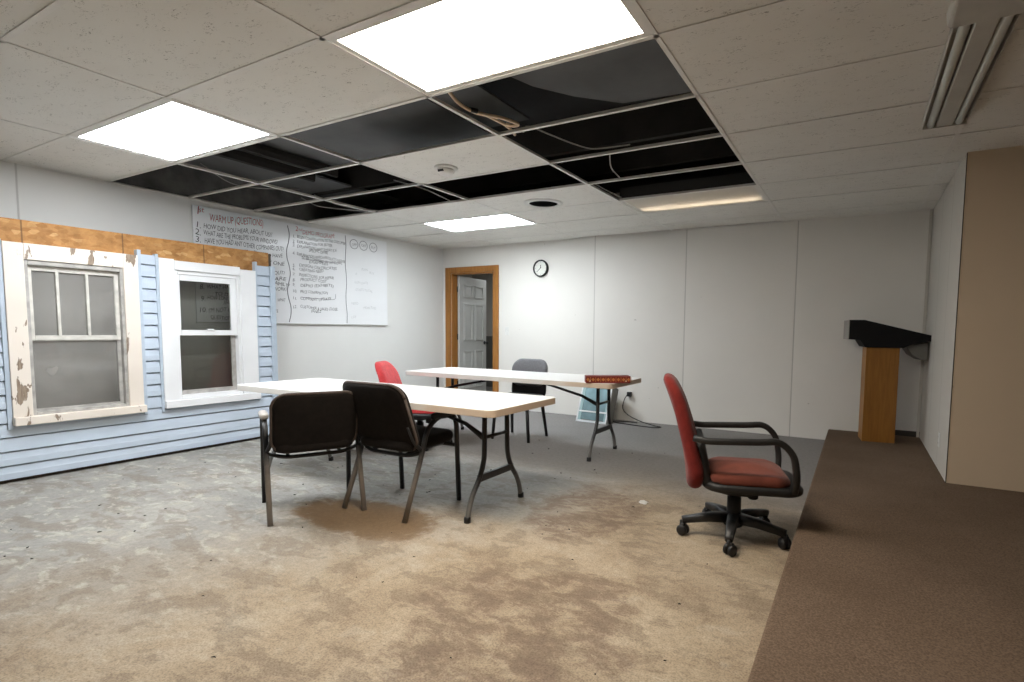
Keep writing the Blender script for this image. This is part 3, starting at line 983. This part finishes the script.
# ------------------------------------------------------------------ whiteboard with handwriting
WY0, WY1, WZ0, WZ1 = 0.66, 3.105, 1.225, 2.37
wb = thing('whiteboard', 'large whiteboard covered in marker writing on the left wall', 'whiteboard', (XL + 0.012, 0, 0))
obj('board', boxes((0.0, 0.012, WY0, WY1, WZ0, WZ1)), M['board'], wb, bevel=0.002)
obj('edge_strip', boxes((0.0, 0.015, WY0, WY1, WZ0 - 0.010, WZ0)), M['fixture'], wb)
def write(s, y, z, h, m='ink', slope=0.0, width=None, shear=0.12, name='handwritten_line'):
    cu = bpy.data.curves.new('txt', 'FONT')
    cu.body = s
    cu.size = h
    cu.shear = shear
    cu.space_character = 0.95
    cu.offset = -0.005 * h
    cu.resolution_u = 2
    cu.extrude = 0.0004
    o = bpy.data.objects.new('txt', cu)
    COL.objects.link(o)
    dg = bpy.context.evaluated_depsgraph_get()
    me = bpy.data.meshes.new_from_object(o.evaluated_get(dg))
    bpy.data.objects.remove(o)
    bpy.data.curves.remove(cu)
    xsv = [v.co.x for v in me.vertices]
    sx = 1.0
    if width and xsv:
        sx = width / (max(xsv) - min(xsv))
    ph = random.uniform(0, 6)
    for v in me.vertices:
        a, b_ = v.co.x * sx, v.co.y
        b_ += slope * a + 0.006 * math.sin(a * 14 + ph)
        b_ += 0.004 * math.sin(a * 61 + ph)
        v.co = (0.0128, y + a, z + b_)
    me.materials.clear()
    me.materials.append(M[m])
    t = bpy.data.objects.new(name, me)
    COL.objects.link(t)
    t.parent = wb
    return t
TEXT = [
    ('WARM UP (QUESTIONS)', 0.812, 2.234, 0.105, 'ink_red', 0.548, 0.082),
    ('1', 0.680, 2.288, 0.110, 'ink_red', None, 0.0),
    ('st', 0.713, 2.309, 0.075, 'ink_red', None, 0.0),
    ('1.', 0.675, 2.147, 0.085, 'ink', None, 0.0),
    ('HOW DID YOU HEAR, ABOUT US??', 0.753, 2.150, 0.070, 'ink', 0.708, 0.052),
    ('2.', 0.672, 2.078, 0.085, 'ink', None, 0.0),
    ('WHAT ARE THE PROBLEMS YOUR WINDOWS?', 0.750, 2.086, 0.070, 'ink', 0.771, 0.036),
    ('3.', 0.670, 2.015, 0.085, 'ink', None, 0.0),
    ('HAVE YOU HAD ANY OTHER COMPANIES OUT?', 0.757, 2.018, 0.075, 'ink', 0.833, 0.019),
    ('HOW LONG DO YOU PLAN TO HAVE', 0.754, 1.943, 0.060, 'ink', 0.822, 0.026),
    ('WHO HERE IS THE BEST ONE', 0.751, 1.864, 0.060, 'ink', 0.846, 0.022),
    ('WHAT WOULD YOU CHANGE OUT?', 0.748, 1.764, 0.060, 'ink', 0.847, 0.006),
    ('WHO WINDOWS & ARE', 0.745, 1.700, 0.060, 'ink', 0.865, 0.004),
    ('WITH YOUR FAMILY?', 1.108, 1.655, 0.060, 'ink', 0.543, -0.011),
    ('DO YOU BOTH WORK?', 1.106, 1.597, 0.060, 'ink', 0.513, -0.003),
    ('8.', 0.694, 1.561, 0.070, 'ink', None, 0.0),
    ('WHAT HAVE YOU', 0.759, 1.566, 0.060, 'ink', 0.378, 0.018),
    ('TO DO?', 0.832, 1.501, 0.055, 'ink', 0.198, 0.010),
    ('9.', 0.699, 1.443, 0.070, 'ink', None, 0.0),
    ('HOW LONG HAS IT', 0.764, 1.446, 0.060, 'ink', 0.337, 0.023),
    ('AND WHAT', 0.917, 1.413, 0.055, 'ink', 0.204, -0.004),
    ('WHAT', 1.502, 1.475, 0.055, 'ink', 0.096, -0.007),
    ('10.', 0.676, 1.323, 0.070, 'ink', None, 0.0),
    ("I'M NOT HERE", 0.769, 1.326, 0.065, 'ink', 0.297, 0.017),
    ('QUESTIONS, OR', 0.785, 1.256, 0.055, 'ink', 0.299, 0.005),
    ('IS', 1.474, 1.345, 0.050, 'ink', None, 0.0),
    ('2', 1.744, 2.289, 0.075, 'ink_red', None, 0.0),
    ('nd', 1.783, 2.312, 0.050, 'ink_red', None, 0.0),
    ('DEMO PROGRAM:', 1.832, 2.263, 0.075, 'ink_red', 0.435, 0.060),
    ('1.', 1.706, 2.207, 0.050, 'ink', None, 0.0),
    ('BEGIN CONVERSATION TO THE CUSTOMER', 1.761, 2.210, 0.050, 'ink', 0.665, 0.037),
    ('2.', 1.704, 2.146, 0.050, 'ink', None, 0.0),
    ('EXPLANATION FOR BUYER', 1.759, 2.154, 0.050, 'ink', 0.472, 0.043),
    ('3.', 1.703, 2.106, 0.050, 'ink', None, 0.0),
    ('EXPLANATION, WHY TODAY IS A', 1.758, 2.101, 0.050, 'ink', 0.535, 0.037),
    ('SPECIFIC OFFER', 1.912, 2.071, 0.050, 'ink', 0.254, 0.057),
    ('4.', 1.700, 2.013, 0.050, 'ink', None, 0.0),
    ('EXPLANATION WHICH PRODUCTS DELIVER', 1.755, 2.015, 0.050, 'ink', 0.665, -0.011),
    ('TO BE COMPARED W/ WINDOWS', 1.810, 1.976, 0.050, 'ink', 0.560, -0.013),
    ('EXAMPLES', 1.909, 1.949, 0.050, 'ink', 0.254, -0.044),
    ('5.', 1.697, 1.887, 0.050, 'ink', None, 0.0),
    ('DESIGN CERTIFICATES', 1.779, 1.883, 0.050, 'ink', 0.508, 0.027),
    ('6.', 1.695, 1.831, 0.050, 'ink', None, 0.0),
    ('CREATING NEED', 1.778, 1.839, 0.050, 'ink', 0.321, 0.035),
    ('7.', 1.693, 1.773, 0.050, 'ink', None, 0.0),
    ('INSPECTIONS, FOR REPAIR', 1.776, 1.773, 0.050, 'ink', 0.467, 0.010),
    ('8.', 1.692, 1.717, 0.050, 'ink', None, 0.0),
    ('PRODUCT COST', 1.789, 1.723, 0.050, 'ink', 0.353, 0.032),
    ('9.', 1.690, 1.659, 0.050, 'ink', None, 0.0),
    ('DEMO (EXHIBITS)', 1.787, 1.659, 0.050, 'ink', 0.448, 0.052),
    ('10.', 1.688, 1.578, 0.050, 'ink', None, 0.0),
    ('PRICE CONFIRMATION', 1.784, 1.576, 0.050, 'ink', 0.369, 0.050),
    ('11.', 1.685, 1.499, 0.050, 'ink', None, 0.0),
    ('COMPANY UPDATE', 1.782, 1.499, 0.050, 'ink', 0.416, 0.041),
    ('12.', 1.682, 1.405, 0.050, 'ink', None, 0.0),
    ('CUSTOMER & SALES CLOSE,', 1.779, 1.404, 0.050, 'ink', 0.512, -0.030),
    ('PANELS', 1.921, 1.354, 0.050, 'ink', 0.134, -0.007),
    ('PLAN', 2.669, 1.936, 0.045, 'ink_faint', None, 0.0),
    ('A', 2.572, 1.874, 0.045, 'ink_faint', None, 0.0),
    ('BUY', 2.798, 1.896, 0.045, 'ink_faint', None, 0.0),
    ('SIGN DATE', 2.554, 1.763, 0.045, 'ink_faint', None, 0.0),
    ('COSTS TOTAL', 2.568, 1.661, 0.045, 'ink_faint', None, 0.0),
    ('NEED', 2.501, 1.489, 0.045, 'ink_faint', None, 0.0),
    ('MON TUES', 2.690, 1.432, 0.045, 'ink_faint', None, 0.0),
    ('LIST', 2.497, 1.308, 0.045, 'ink_faint', None, 0.0),
]
for (s, y, z, h, m, wd, sl) in TEXT:
    write(s, y, z, h, m, sl, wd)
def line_part(name, pts, r=0.0035, m='ink_grey'):
    bm = tube_bm([(0.0125, p[0], p[1]) for p in catmull([(p[0], p[1], 0) for p in pts], 6)], r, 6)
    return obj(name, bm, M[m], wb, True)
wavy = [(1.648 + 0.020 * math.sin(k * 1.35), 2.34 - k * (1.10 / 12)) for k in range(13)]
line_part('marker_line', wavy, 0.005)
wav2 = [(2.428 + 0.008 * math.sin(k * 1.7), 2.35 - k * (1.11 / 9)) for k in range(10)]
line_part('marker_line', wav2, 0.004)
line_part('marker_line', [(1.82, 1.985), (2.1, 1.988), (2.35, 1.99)], 0.0025)
line_part('marker_line', [(1.80, 1.535), (2.1, 1.53), (2.25, 1.535), (2.27, 1.60)], 0.0025)
for (cy_, s, cz_) in ((2.561, 'OPP', 2.26), (2.71, 'OFF', 2.261), (2.872, 'BUY', 2.26)):
    rr_ = 0.062
    line_part('marker_circle', [(cy_ + rr_ * math.cos(a * PI / 8), cz_ + rr_ * 0.95 * math.sin(a * PI / 8)) for a in range(17)], 0.0035)
    write(s, cy_ - 0.04, cz_ - 0.02, 0.05, 'ink_grey', 0, 0.08)
# ------------------------------------------------------------------ clock, switch, outlets, cord
CK = (-3.183, YB, 2.05)
t = thing('wall_clock', 'round wall clock with dark rim on the back wall', 'clock', CK)
bm = bmesh.new()
lathe(bm, [(0.098, 0.0), (0.118, -0.0), (0.122, -0.02), (0.117, -0.042), (0.104, -0.044), (0.100, -0.028)], 40, (0, 0, 0), 'Y', True)
obj('rim', bm, M['black'], t, True)
bm = bmesh.new()
lathe(bm, [(0.103, -0.006), (0.103, -0.026)], 40, (0, 0, 0), 'Y')
obj('face', bm, M['clock_face'], t)
for k in range(12):
    a = k * PI / 6
    obj('hour_mark', tube_bm([(0.082 * math.cos(a), -0.027, 0.082 * math.sin(a)), (0.094 * math.cos(a), -0.027, 0.094 * math.sin(a))], 0.002, 6), M['black'], t)
obj('minute_hand', tube_bm([(0.012, -0.030, 0.012), (-0.062, -0.030, -0.050)], 0.0035, 6), M['black'], t)
obj('hour_hand', tube_bm([(0.0, -0.032, 0.0), (0.004, -0.032, 0.046)], 0.0045, 6), M['black'], t)

t = thing('light_switch', 'white light switch plate on the back wall right of the doorway', 'switch', (-3.774, YB, 1.16))
obj('plate', boxes((-0.036, 0.036, -0.006, 0, -0.06, 0.06)), M['plastic_white'], t, bevel=0.003)
obj('toggle', boxes((-0.006, 0.006, -0.018, -0.005, -0.014, 0.012)), M['plastic_white'], t)
def outlet(loc, rz, label, mat='plastic_white'):
    t = thing('wall_outlet', label, 'outlet', loc, rz)
    obj('plate', boxes((-0.036, 0.036, -0.006, 0, -0.058, 0.058)), M[mat], t, bevel=0.003)
    for s in (-0.024, 0.024):
        sk = obj('socket', boxes((-0.017, 0.017, -0.009, -0.005, s - 0.014, s + 0.014)), M[mat], t, bevel=0.004)
        obj('slot', boxes((-0.009, -0.006, -0.0095, -0.0085, s - 0.006, s + 0.006), (0.006, 0.009, -0.0095, -0.0085, s - 0.006, s + 0.006)), M['black'], sk)
    return t
outlet((-1.80, YB, 0.335), 0, 'outlet on the back wall with a black plug in it', 'plastic_white')
outlet((BX, 2.80, 0.36), PI / 2 * -1, 'outlet low on the white side of the boxed-out wall')
t = thing('power_cord', 'thin black power cord plugged in at the back wall and looping on the floor', 'cord', (-1.80, YB - 0.02, 0.0))
obj('plug', boxes((-0.03, 0.03, -0.03, 0.008, 0.325, 0.385)), M['black'], t, bevel=0.006)
cp = [(-0.02, -0.03, 0.35), (-0.05, -0.06, 0.28), (-0.05, -0.10, 0.17), (0.06, -0.16, 0.10), (0.24, -0.20, 0.045), (0.42, -0.20, 0.008), (0.52, -0.24, 0.007), (0.46, -0.32, 0.007), (0.2, -0.30, 0.007), (-0.06, -0.24, 0.007), (-0.16, -0.16, 0.007), (0.0, -0.10, 0.007), (0.16, -0.12, 0.007)]
obj('cord', tube_bm(catmull(cp, 6), 0.006, 8), M['black'], t, True)

# ------------------------------------------------------------------ window sash leaning on the back wall
t = thing('leaning_window_sash', 'small window sash with teal glass leaning on the back wall', 'window sash', (-2.175, 3.86, 0.0))
t.rotation_euler = (math.radians(-20), 0, math.radians(-4))
SW, SH = 0.225, 0.50
bm = boxes((-SW, -SW + 0.02, 0, 0.03, 0, SH), (SW - 0.024, SW, 0, 0.03, 0, SH), (-SW + 0.02, SW - 0.024, 0, 0.03, 0, 0.028), (-SW + 0.02, SW - 0.024, 0, 0.03, SH - 0.03, SH))
obj('frame', bm, M['white'], t, bevel=0.003)
obj('inner_rail', boxes((-SW + 0.02, SW - 0.024, 0.004, 0.028, 0.135, 0.155)), M['white'], t, bevel=0.002)
for (b0, b1) in ((-SW + 0.02, -SW + 0.06), (SW - 0.05, SW - 0.024)):
    obj('bead', boxes((b0, b1, 0.006, 0.026, 0.028, SH - 0.03)), M['teal_rail'], t)
obj('pane', boxes((-SW + 0.04, SW - 0.04, 0.014, 0.018, 0.04, SH - 0.04)), M['glass_teal'], t)
obj('jamb_side', boxes((SW, SW + 0.012, 0.0, 0.155, 0.0, SH)), M['grey_paint'], t)
obj('backing', boxes((-SW + 0.01, SW, 0.14, 0.155, 0.0, SH)), M['grey_paint'], t)

# ------------------------------------------------------------------ folding tables
def folding_table(loc, label, L):
    t = thing('folding_table', label, 'table', loc, 0, 'long white folding tables')
    Wd, H, th = 0.76, 0.724, 0.044
    out = rrect(L, Wd, 0.055, 6)
    bm = bmesh.new()
    a = [bm.verts.new((u, v, H - 0.002)) for u, v in out]
    b_ = [bm.verts.new((u * 0.999, v * 0.998, H)) for u, v in out]
    n = len(out)
    for k in range(n):
        bm.faces.new((a[k], a[(k + 1) % n], b_[(k + 1) % n], b_[k]))
    bm.faces.new(b_)
    bm.faces.new(list(reversed(a)))
    top = obj('tabletop', bm, M['top'], t)
    bm = bmesh.new()
    prism(bm, [(u, v) for u, v in out], 'z', H - th, H - 0.002)
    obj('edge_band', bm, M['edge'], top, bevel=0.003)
    for sx in (-1, 1):
        xl = sx * (L / 2 - 0.25)
        for sy in (-1, 1):
            pts = rounded([(xl, sy * 0.122, H - th), (xl, sy * 0.125, 0.36), (xl, sy * 0.165, 0.26), (xl, sy * 0.265, 0.13), (xl, sy * 0.297, 0.0)], 0.09, 5)
            lg = obj('leg', tube_bm(pts, 0.0165, 10, up=(1, 0, 0)), M['leg_metal'], t, True)
            bm = bmesh.new()
            lathe(bm, [(0.021, 0.0), (0.021, 0.03), (0.017, 0.036)], 12, (xl, sy * 0.295, 0))
            obj('foot_cap', bm, M['black'], lg, True)
        obj('crossbar', tube_bm([(xl, -0.123, 0.50), (xl, 0.123, 0.50)], 0.012, 8), M['black_metal'], t, True)
        obj('stretcher', boxes((xl - 0.012, xl + 0.012, -0.185, 0.185, 0.225, 0.27)), M['leg_metal'], t, bevel=0.004)
        # folding brace with its slotted end
        for sy in (0,):
            obj('brace', tube_bm([(xl - sx * 0.015, -0.12, 0.50), (xl - sx * 0.20, -0.06, 0.56), (xl - sx * 0.75, 0.0, H - th - 0.01)], [0.019, 0.014, 0.011], 8), M['black_metal'], t, True)
        obj('hinge_plate', boxes((xl - 0.03, xl + 0.03, -0.20, 0.20, H - th - 0.012, H - th)), M['black_metal'], t)
    return t
T1 = folding_table((-2.265, 0.572, 0), 'front white folding table with the two dark armchairs pushed up to it', 2.53)
T2 = folding_table((-2.275, 2.34, 0), 'rear white folding table nearer the doorway with a red box on it', 2.46)

# red patterned box on the rear table
t = thing('patterned_box', 'long red box with orange pattern on the rear table corner', 'box', (-1.143, 2.085, 0.724), math.radians(33))
bw, bd, bh = 0.198, 0.06, 0.062
obj('box_body', boxes((-bw, bw, -bd, bd, 0, bh)), M['box_red'], t, bevel=0.003)
bm = bmesh.new()
yy = -bd - 0.0012
def quad(pts):
    v0 = [bm.verts.new((p[0], yy, p[1])) for p in pts]
    v1 = [bm.verts.new((p[0], yy + 0.0014, p[1])) for p in pts]
    bm.faces.new(v0)
    bm.faces.new(list(reversed(v1)))
    for k in range(len(pts)):
        bm.faces.new((v0[k], v0[(k + 1) % len(pts)], v1[(k + 1) % len(pts)], v1[k]))
for k in range(9):
    cx = -0.18 + k * 0.045
    zc = bh / 2
    quad([(cx - 0.016, zc), (cx, zc - 0.016), (cx + 0.016, zc), (cx, zc + 0.016)])
    quad([(cx + 0.0205, zc - 0.02), (cx + 0.0245, zc - 0.02), (cx + 0.0245, zc + 0.02), (cx + 0.0205, zc + 0.02)])
obj('printed_pattern', bm, M['box_gold'], t)
bm = bmesh.new()
for cx in (-0.155, 0.165):
    quad([(cx - 0.018, 0.012), (cx + 0.002, 0.012), (cx - 0.006, 0.03)])
obj('printed_motif', bm, M['box_cream'], t)

# ------------------------------------------------------------------ dark guest armchairs
def guest_chair(label, loc, rz, bw=0.49, bh=0.375, bz=0.598, lean=0.33):
    t = thing('armchair', label, 'chair', loc, rz, 'dark padded armchairs at the front table')
    hw = 0.268
    for s in (-1, 1):
        x = s * hw
        pts = rounded([(x, -0.262, 0.0), (x, -0.105, 0.40), (x, -0.055, 0.555), (x, 0.06, 0.618), (x, 0.19, 0.612), (x, 0.225, 0.55), (x, 0.25, 0.0)], 0.10, 6)
        obj('side_frame', tube_bm(pts, 1.0, 12, up=(1, 0, 0), flat=(0.0155, 0.012)), M['chair_metal'] if True else None, t, True)
    seat = pad(rrect(0.47, 0.46, 0.07, 6), 0.075, 0.03, lambda u, v, w_: (u, v + 0.045, 0.445 + w_ + 0.02 * (v + 0.2)), 0.008)
    obj('seat', seat, M['brown_fabric'], t, True)
    def back(u, v, w_):
        # v up the back, w thickness, gentle wrap
        z = bz + v
        y = -0.205 - v * lean + w_ - 0.35 * u * u * -1.0
        return (u, y, z)
    bp = pad(rrect(bw, bh, 0.085, 8), 0.062, 0.028, back, 0.006)
    bo = obj('backrest', bp, M['brown_fabric'], t, True)
    ol = rrect(bw - 0.002, bh - 0.002, 0.084, 8)
    rim = [Vector(back(u, v, -0.014)) for u, v in ol]
    rim.append(rim[0])
    obj('piping', tube_bm(rim, 0.009, 8), M['piping'], bo, True)
    obj('rear_crossbar', tube_bm(rounded([(-hw, -0.10, 0.405), (-0.17, -0.125, 0.375), (0.17, -0.125, 0.375), (hw, -0.10, 0.405)], 0.08, 5), 0.0125, 8), M['chair_front'], t, True)
    obj('front_crossbar', tube_bm([(-hw, 0.235, 0.39), (hw, 0.235, 0.39)], 0.012, 8), M['chair_front'], t, True)
    for s in (-1, 1):
        obj('seat_rail', tube_bm([(s * 0.15, -0.12, 0.385), (s * 0.15, 0.235, 0.395)], 0.010, 8), M['chair_front'], t, True)
        obj('back_support', tube_bm(rounded([(s * hw, -0.10, 0.41), (s * 0.245, -0.15, 0.47), (s * 0.235, -0.19, 0.58)], 0.04, 4), 0.012, 8), M['chair_front'], t, True)
        apad = pad(rrect(0.052, 0.20, 0.024, 5), 0.040, 0.018, lambda u, v, w_: (s * hw + u, 0.085 + v, 0.625 + w_ - 0.012 * abs(v) * 4), 0.0)
        obj('arm_pad', apad, M['arm_pad'] if (s == -1 and label.startswith('dark brown padded armchair seen squarely')) else M['black'], t, True)
    return t
guest_chair('dark brown padded armchair seen squarely from behind, left one at the front table', (-2.323, 0.0, 0), math.radians(61.5))
guest_chair('dark brown padded armchair turned sideways, right one at the front table', (-1.846, 0.338, 0), math.radians(0.5), 0.53, 0.43, 0.628, 0.36)

# ------------------------------------------------------------------ grey chair behind rear table
t = thing('side_chair', 'grey armless chair with thin black legs behind the rear table', 'chair', (-2.42, 2.60, 0), math.radians(183))
seat = pad(rrect(0.45, 0.43, 0.08, 6), 0.06, 0.026, lambda u, v, w_: (u, v + 0.02, 0.445 + w_), 0.008)
obj('seat', seat, M['black'], t, True)
bk = pad(rrect(0.455, 0.30, 0.11, 8), 0.05, 0.022, lambda u, v, w_: (u * (1.0 - 0.10 * v), -0.226 - 0.22 * v + w_ + 0.45 * u * u, 0.706 + v), 0.004)
obj('backrest', bk, M['grey_fabric'], t, True)
sh = pad(rrect(0.44, 0.26, 0.09, 8), 0.03, 0.013, lambda u, v, w_: (u * (1.0 - 0.10 * v), -0.216 - 0.10 * v + w_ + 0.45 * u * u, 0.545 + v), 0.0)
obj('back_shell', sh, M['black'], t, True)
for sx in (-1, 1):
    obj('leg', tube_bm([(sx * 0.19, 0.18, 0.43), (sx * 0.225, 0.20, 0.0)], [0.021, 0.016], 10), M['black_metal'], t, True)
    obj('leg', tube_bm([(sx * 0.19, -0.14, 0.43), (sx * 0.225, -0.21, 0.0)], [0.021, 0.016], 10), M['black_metal'], t, True)
    obj('back_bracket', tube_bm([(sx * 0.12, -0.10, 0.41), (sx * 0.12, -0.20, 0.44), (sx * 0.12, -0.235, 0.55)], 0.012, 8), M['black_metal'], t, True)

# ------------------------------------------------------------------ red task chairs
def task_chair(label, loc, rz, base_rot, top, fabric, seat_fabric, with_arms=True, dz=0.0, bw=0.46):
    """local +x is the way the chair faces"""
    t = thing('office_chair', label, 'chair', loc, rz, 'red office chairs')
    # back cushion: profile leaning backwards, tapering towards the top
    zb = 0.302 + dz
    Hh = top - zb
    def back(u, v, w_):
        f = (v / Hh) + 0.5                         # 0 bottom .. 1 top
        x = -0.235 - 0.03 * f - 0.135 * f ** 1.6 + w_ * (1.0 - 0.18 * f) + 0.018 * math.sin(f * PI)
        return (x + 0.25 * u * u, u * (1.0 - 0.22 * max(0, f - 0.25)), zb + f * Hh)
    cush = pad(rrect(bw, Hh, 0.12, 8), 0.09, 0.042, back, 0.008)
    obj('backrest', cush, fabric, t, True)
    # black shell strip between cushion and seat (bracket)
    br = rounded([(-0.215, 0, 0.585), (-0.185, 0, 0.46), (-0.165, 0, 0.345), (-0.06, 0, 0.315), (0.10, 0, 0.312)], 0.08, 6)
    bm = bmesh.new()
    tube(bm, br, 1.0, 12, up=(0, 1, 0), flat=(0.20, 0.030))
    obj('back_bracket', bm, M['black'], t, True)
    # seat pan with upturned lip and cushion
    pan = pad(rrect(0.53, 0.48, 0.10, 8), 0.05, 0.022, lambda u, v, w_: (u + 0.075, v, 0.338 + dz + w_ + 0.14 * max(0, abs(u) - 0.16) ** 1.0 * (0.35 if u < 0 else -0.10) ), 0.0)
    obj('seat_pan', pan, M['black'], t, True)
    def seatf(u, v, w_):
        ch = 0.010 * math.cos(v * 22) if w_ > 0 else 0
        return (u + 0.055, v, 0.385 + dz + w_ + ch - 0.25 * max(0, u - 0.12) ** 1.5)
    sc = pad(rrect(0.44, 0.46, 0.10, 8), 0.07, 0.03, seatf, 0.012, fill=9)
    obj('seat', sc, seat_fabric, t, True)
    if with_arms:
        for s in (-1, 1):
            y = s * 0.262
            pts = rounded([(-0.245, s * 0.235, 0.612), (-0.185, s * 0.255, 0.602), (-0.10, y, 0.605), (0.10, y, 0.612), (0.19, y, 0.622), (0.262, y, 0.555), (0.282, y * 0.99, 0.43), (0.275, s * 0.235, 0.345)], 0.07, 5)
            obj('armrest', tube_bm(pts, 1.0, 12, up=(0, 1, 0), flat=(0.020, 0.0175)), M['dusty_black'], t, True)
    # column and mechanism
    bm = bmesh.new()
    lathe(bm, [(0.030, 0.07), (0.040, 0.085), (0.040, 0.235), (0.028, 0.24), (0.028, 0.30), (0.036, 0.305), (0.036, 0.32)], 18)
    obj('column', bm, M['black'], t, True)
    obj('tilt_mechanism', boxes((-0.06, 0.14, -0.07, 0.07, 0.285, 0.322)), M['black'], t, bevel=0.012)
    bm = bmesh.new()
    lathe(bm, [(0.026, 0.0), (0.030, -0.02), (0.030, -0.06), (0.024, -0.065)], 14, (0.10, -0.02, 0.30))
    obj('tension_knob', bm, M['black'], t, True)
    hub = bmesh.new()
    lathe(hub, [(0.05, 0.065), (0.058, 0.075), (0.056, 0.125), (0.044, 0.135)], 18)
    hb = obj('base_hub', hub, M['black'], t, True)
    for k in range(5):
        a = base_rot + k * 2 * PI / 5
        ca, sa = math.cos(a), math.sin(a)
        pts = [(0.03 * ca, 0.03 * sa, 0.112), (0.15 * ca, 0.15 * sa, 0.108), (0.295 * ca, 0.295 * sa, 0.088)]
        lg = obj('base_leg', tube_bm(pts, [1.0, 0.85, 0.62], 12, up=(0, 0, 1), flat=(0.030, 0.034)), M['dusty_black'], t, True)
        c = Vector((0.30 * ca, 0.30 * sa, 0.0))
        tv = Vector((-sa, ca, 0))
        q = a + 0.9
        ax = Vector((math.cos(q), math.sin(q), 0))
        off = Vector((-math.sin(q), math.cos(q), 0)) * 0.012
        bm = bmesh.new()
        for sgn in (-1, 1):
            p = c + off + Vector((0, 0, 0.031))
            tube(bm, [p + ax * sgn * 0.006, p + ax * sgn * 0.010, p + ax * sgn * 0.023, p + ax * sgn * 0.029], [0.027, 0.031, 0.031, 0.022], 16)
        tube(bm, [c + Vector((0, 0, 0.035)), c + Vector((0, 0, 0.085))], 0.009, 8)
        tube(bm, [c + off + ax * -0.018 + Vector((0, 0, 0.058)), c + off + ax * 0.018 + Vector((0, 0, 0.058))], 0.014, 10)
        obj('caster', bm, M['black'], lg, True)
    return t
task_chair('red office chair with armrests on wheels beside the carpeted platform', (0.215, 0.895, 0), math.radians(17), math.radians(188), 0.935, M['red_fabric'], M['red_seat'])
task_chair('bright red chair tucked between the two white tables', (-3.06, 1.74, 0), math.radians(24), math.radians(10), 0.85, M['bright_red'], M['bright_red'], False, 0.0, 0.43)

# ------------------------------------------------------------------ lectern on the platform
t = thing('lectern', 'wooden lectern with sloping black top standing on the platform', 'lectern', (1.012, 3.76, PH), math.radians(7.5))
bm = boxes((-0.14, 0.142, -0.03, 0.22, 0.0, 0.925))
obj('column', bm, M['lectern_wood'], t, bevel=0.004)
bm = bmesh.new()
prism(bm, [(-0.30, 1.00), (-0.20, 0.995), (-0.155, 0.925), (0.165, 0.925), (0.24, 0.965), (0.395, 0.992), (0.395, 1.045), (-0.17, 1.19), (-0.30, 1.19)], 'y', -0.06, 0.34)
obj('reading_top', bm, M['lectern_black'], t, bevel=0.004)
obj('front_panel', boxes((-0.306, -0.30, -0.06, 0.34, 1.0, 1.19)), M['panel_grey'], t)
bm = bmesh.new()
prism(bm, [(0.20, 0.935), (0.25, 0.86), (0.32, 0.815), (0.385, 0.81), (0.385, 0.985), (0.24, 0.96)], 'y', 0.02, 0.26)
obj('side_shelf', bm, M['grey_paint'], t, bevel=0.01)

# ------------------------------------------------------------------ scrap and crumbs on the floor
bm = bmesh.new()
pts = [(math.cos(k * PI / 5) * random.uniform(0.022, 0.045), math.sin(k * PI / 5) * random.uniform(0.018, 0.035)) for k in range(10)]
vs = [bm.verts.new((p[0], p[1], random.uniform(0.001, 0.016))) for p in pts]
vc = bm.verts.new((0, 0, 0.010))
for k in range(10):
    bm.faces.new((vs[k], vs[(k + 1) % 10], vc))
bmesh.ops.solidify(bm, geom=bm.faces[:], thickness=0.0015)
tag(obj('paper_scrap', bm, M['paper'], loc=(-0.436, 1.167, 0.001)), 'small white torn paper scrap on the floor left of the red office chair', 'paper')
bm = bmesh.new()
for k in range(110):
    x = random.uniform(-4.2, 0.4)
    y = random.uniform(-1.9, 2.8)
    if y > 1.5 and x > -0.6:
        continue
    L_ = random.uniform(0.003, 0.010)
    a = random.uniform(0, PI)
    r_ = random.uniform(0.0018, 0.0035)
    tube(bm, [(x, y, r_), (x + L_ * math.cos(a), y + L_ * math.sin(a), r_ * 1.4), (x + 2 * L_ * math.cos(a + 0.5), y + 2 * L_ * math.sin(a + 0.5), r_)], [r_ * 0.6, r_, r_ * 0.5], 6)
tag(obj('floor_crumbs', bm, M['debris']), 'tiny dark crumbs scattered over the floor', 'debris', None, 'stuff')
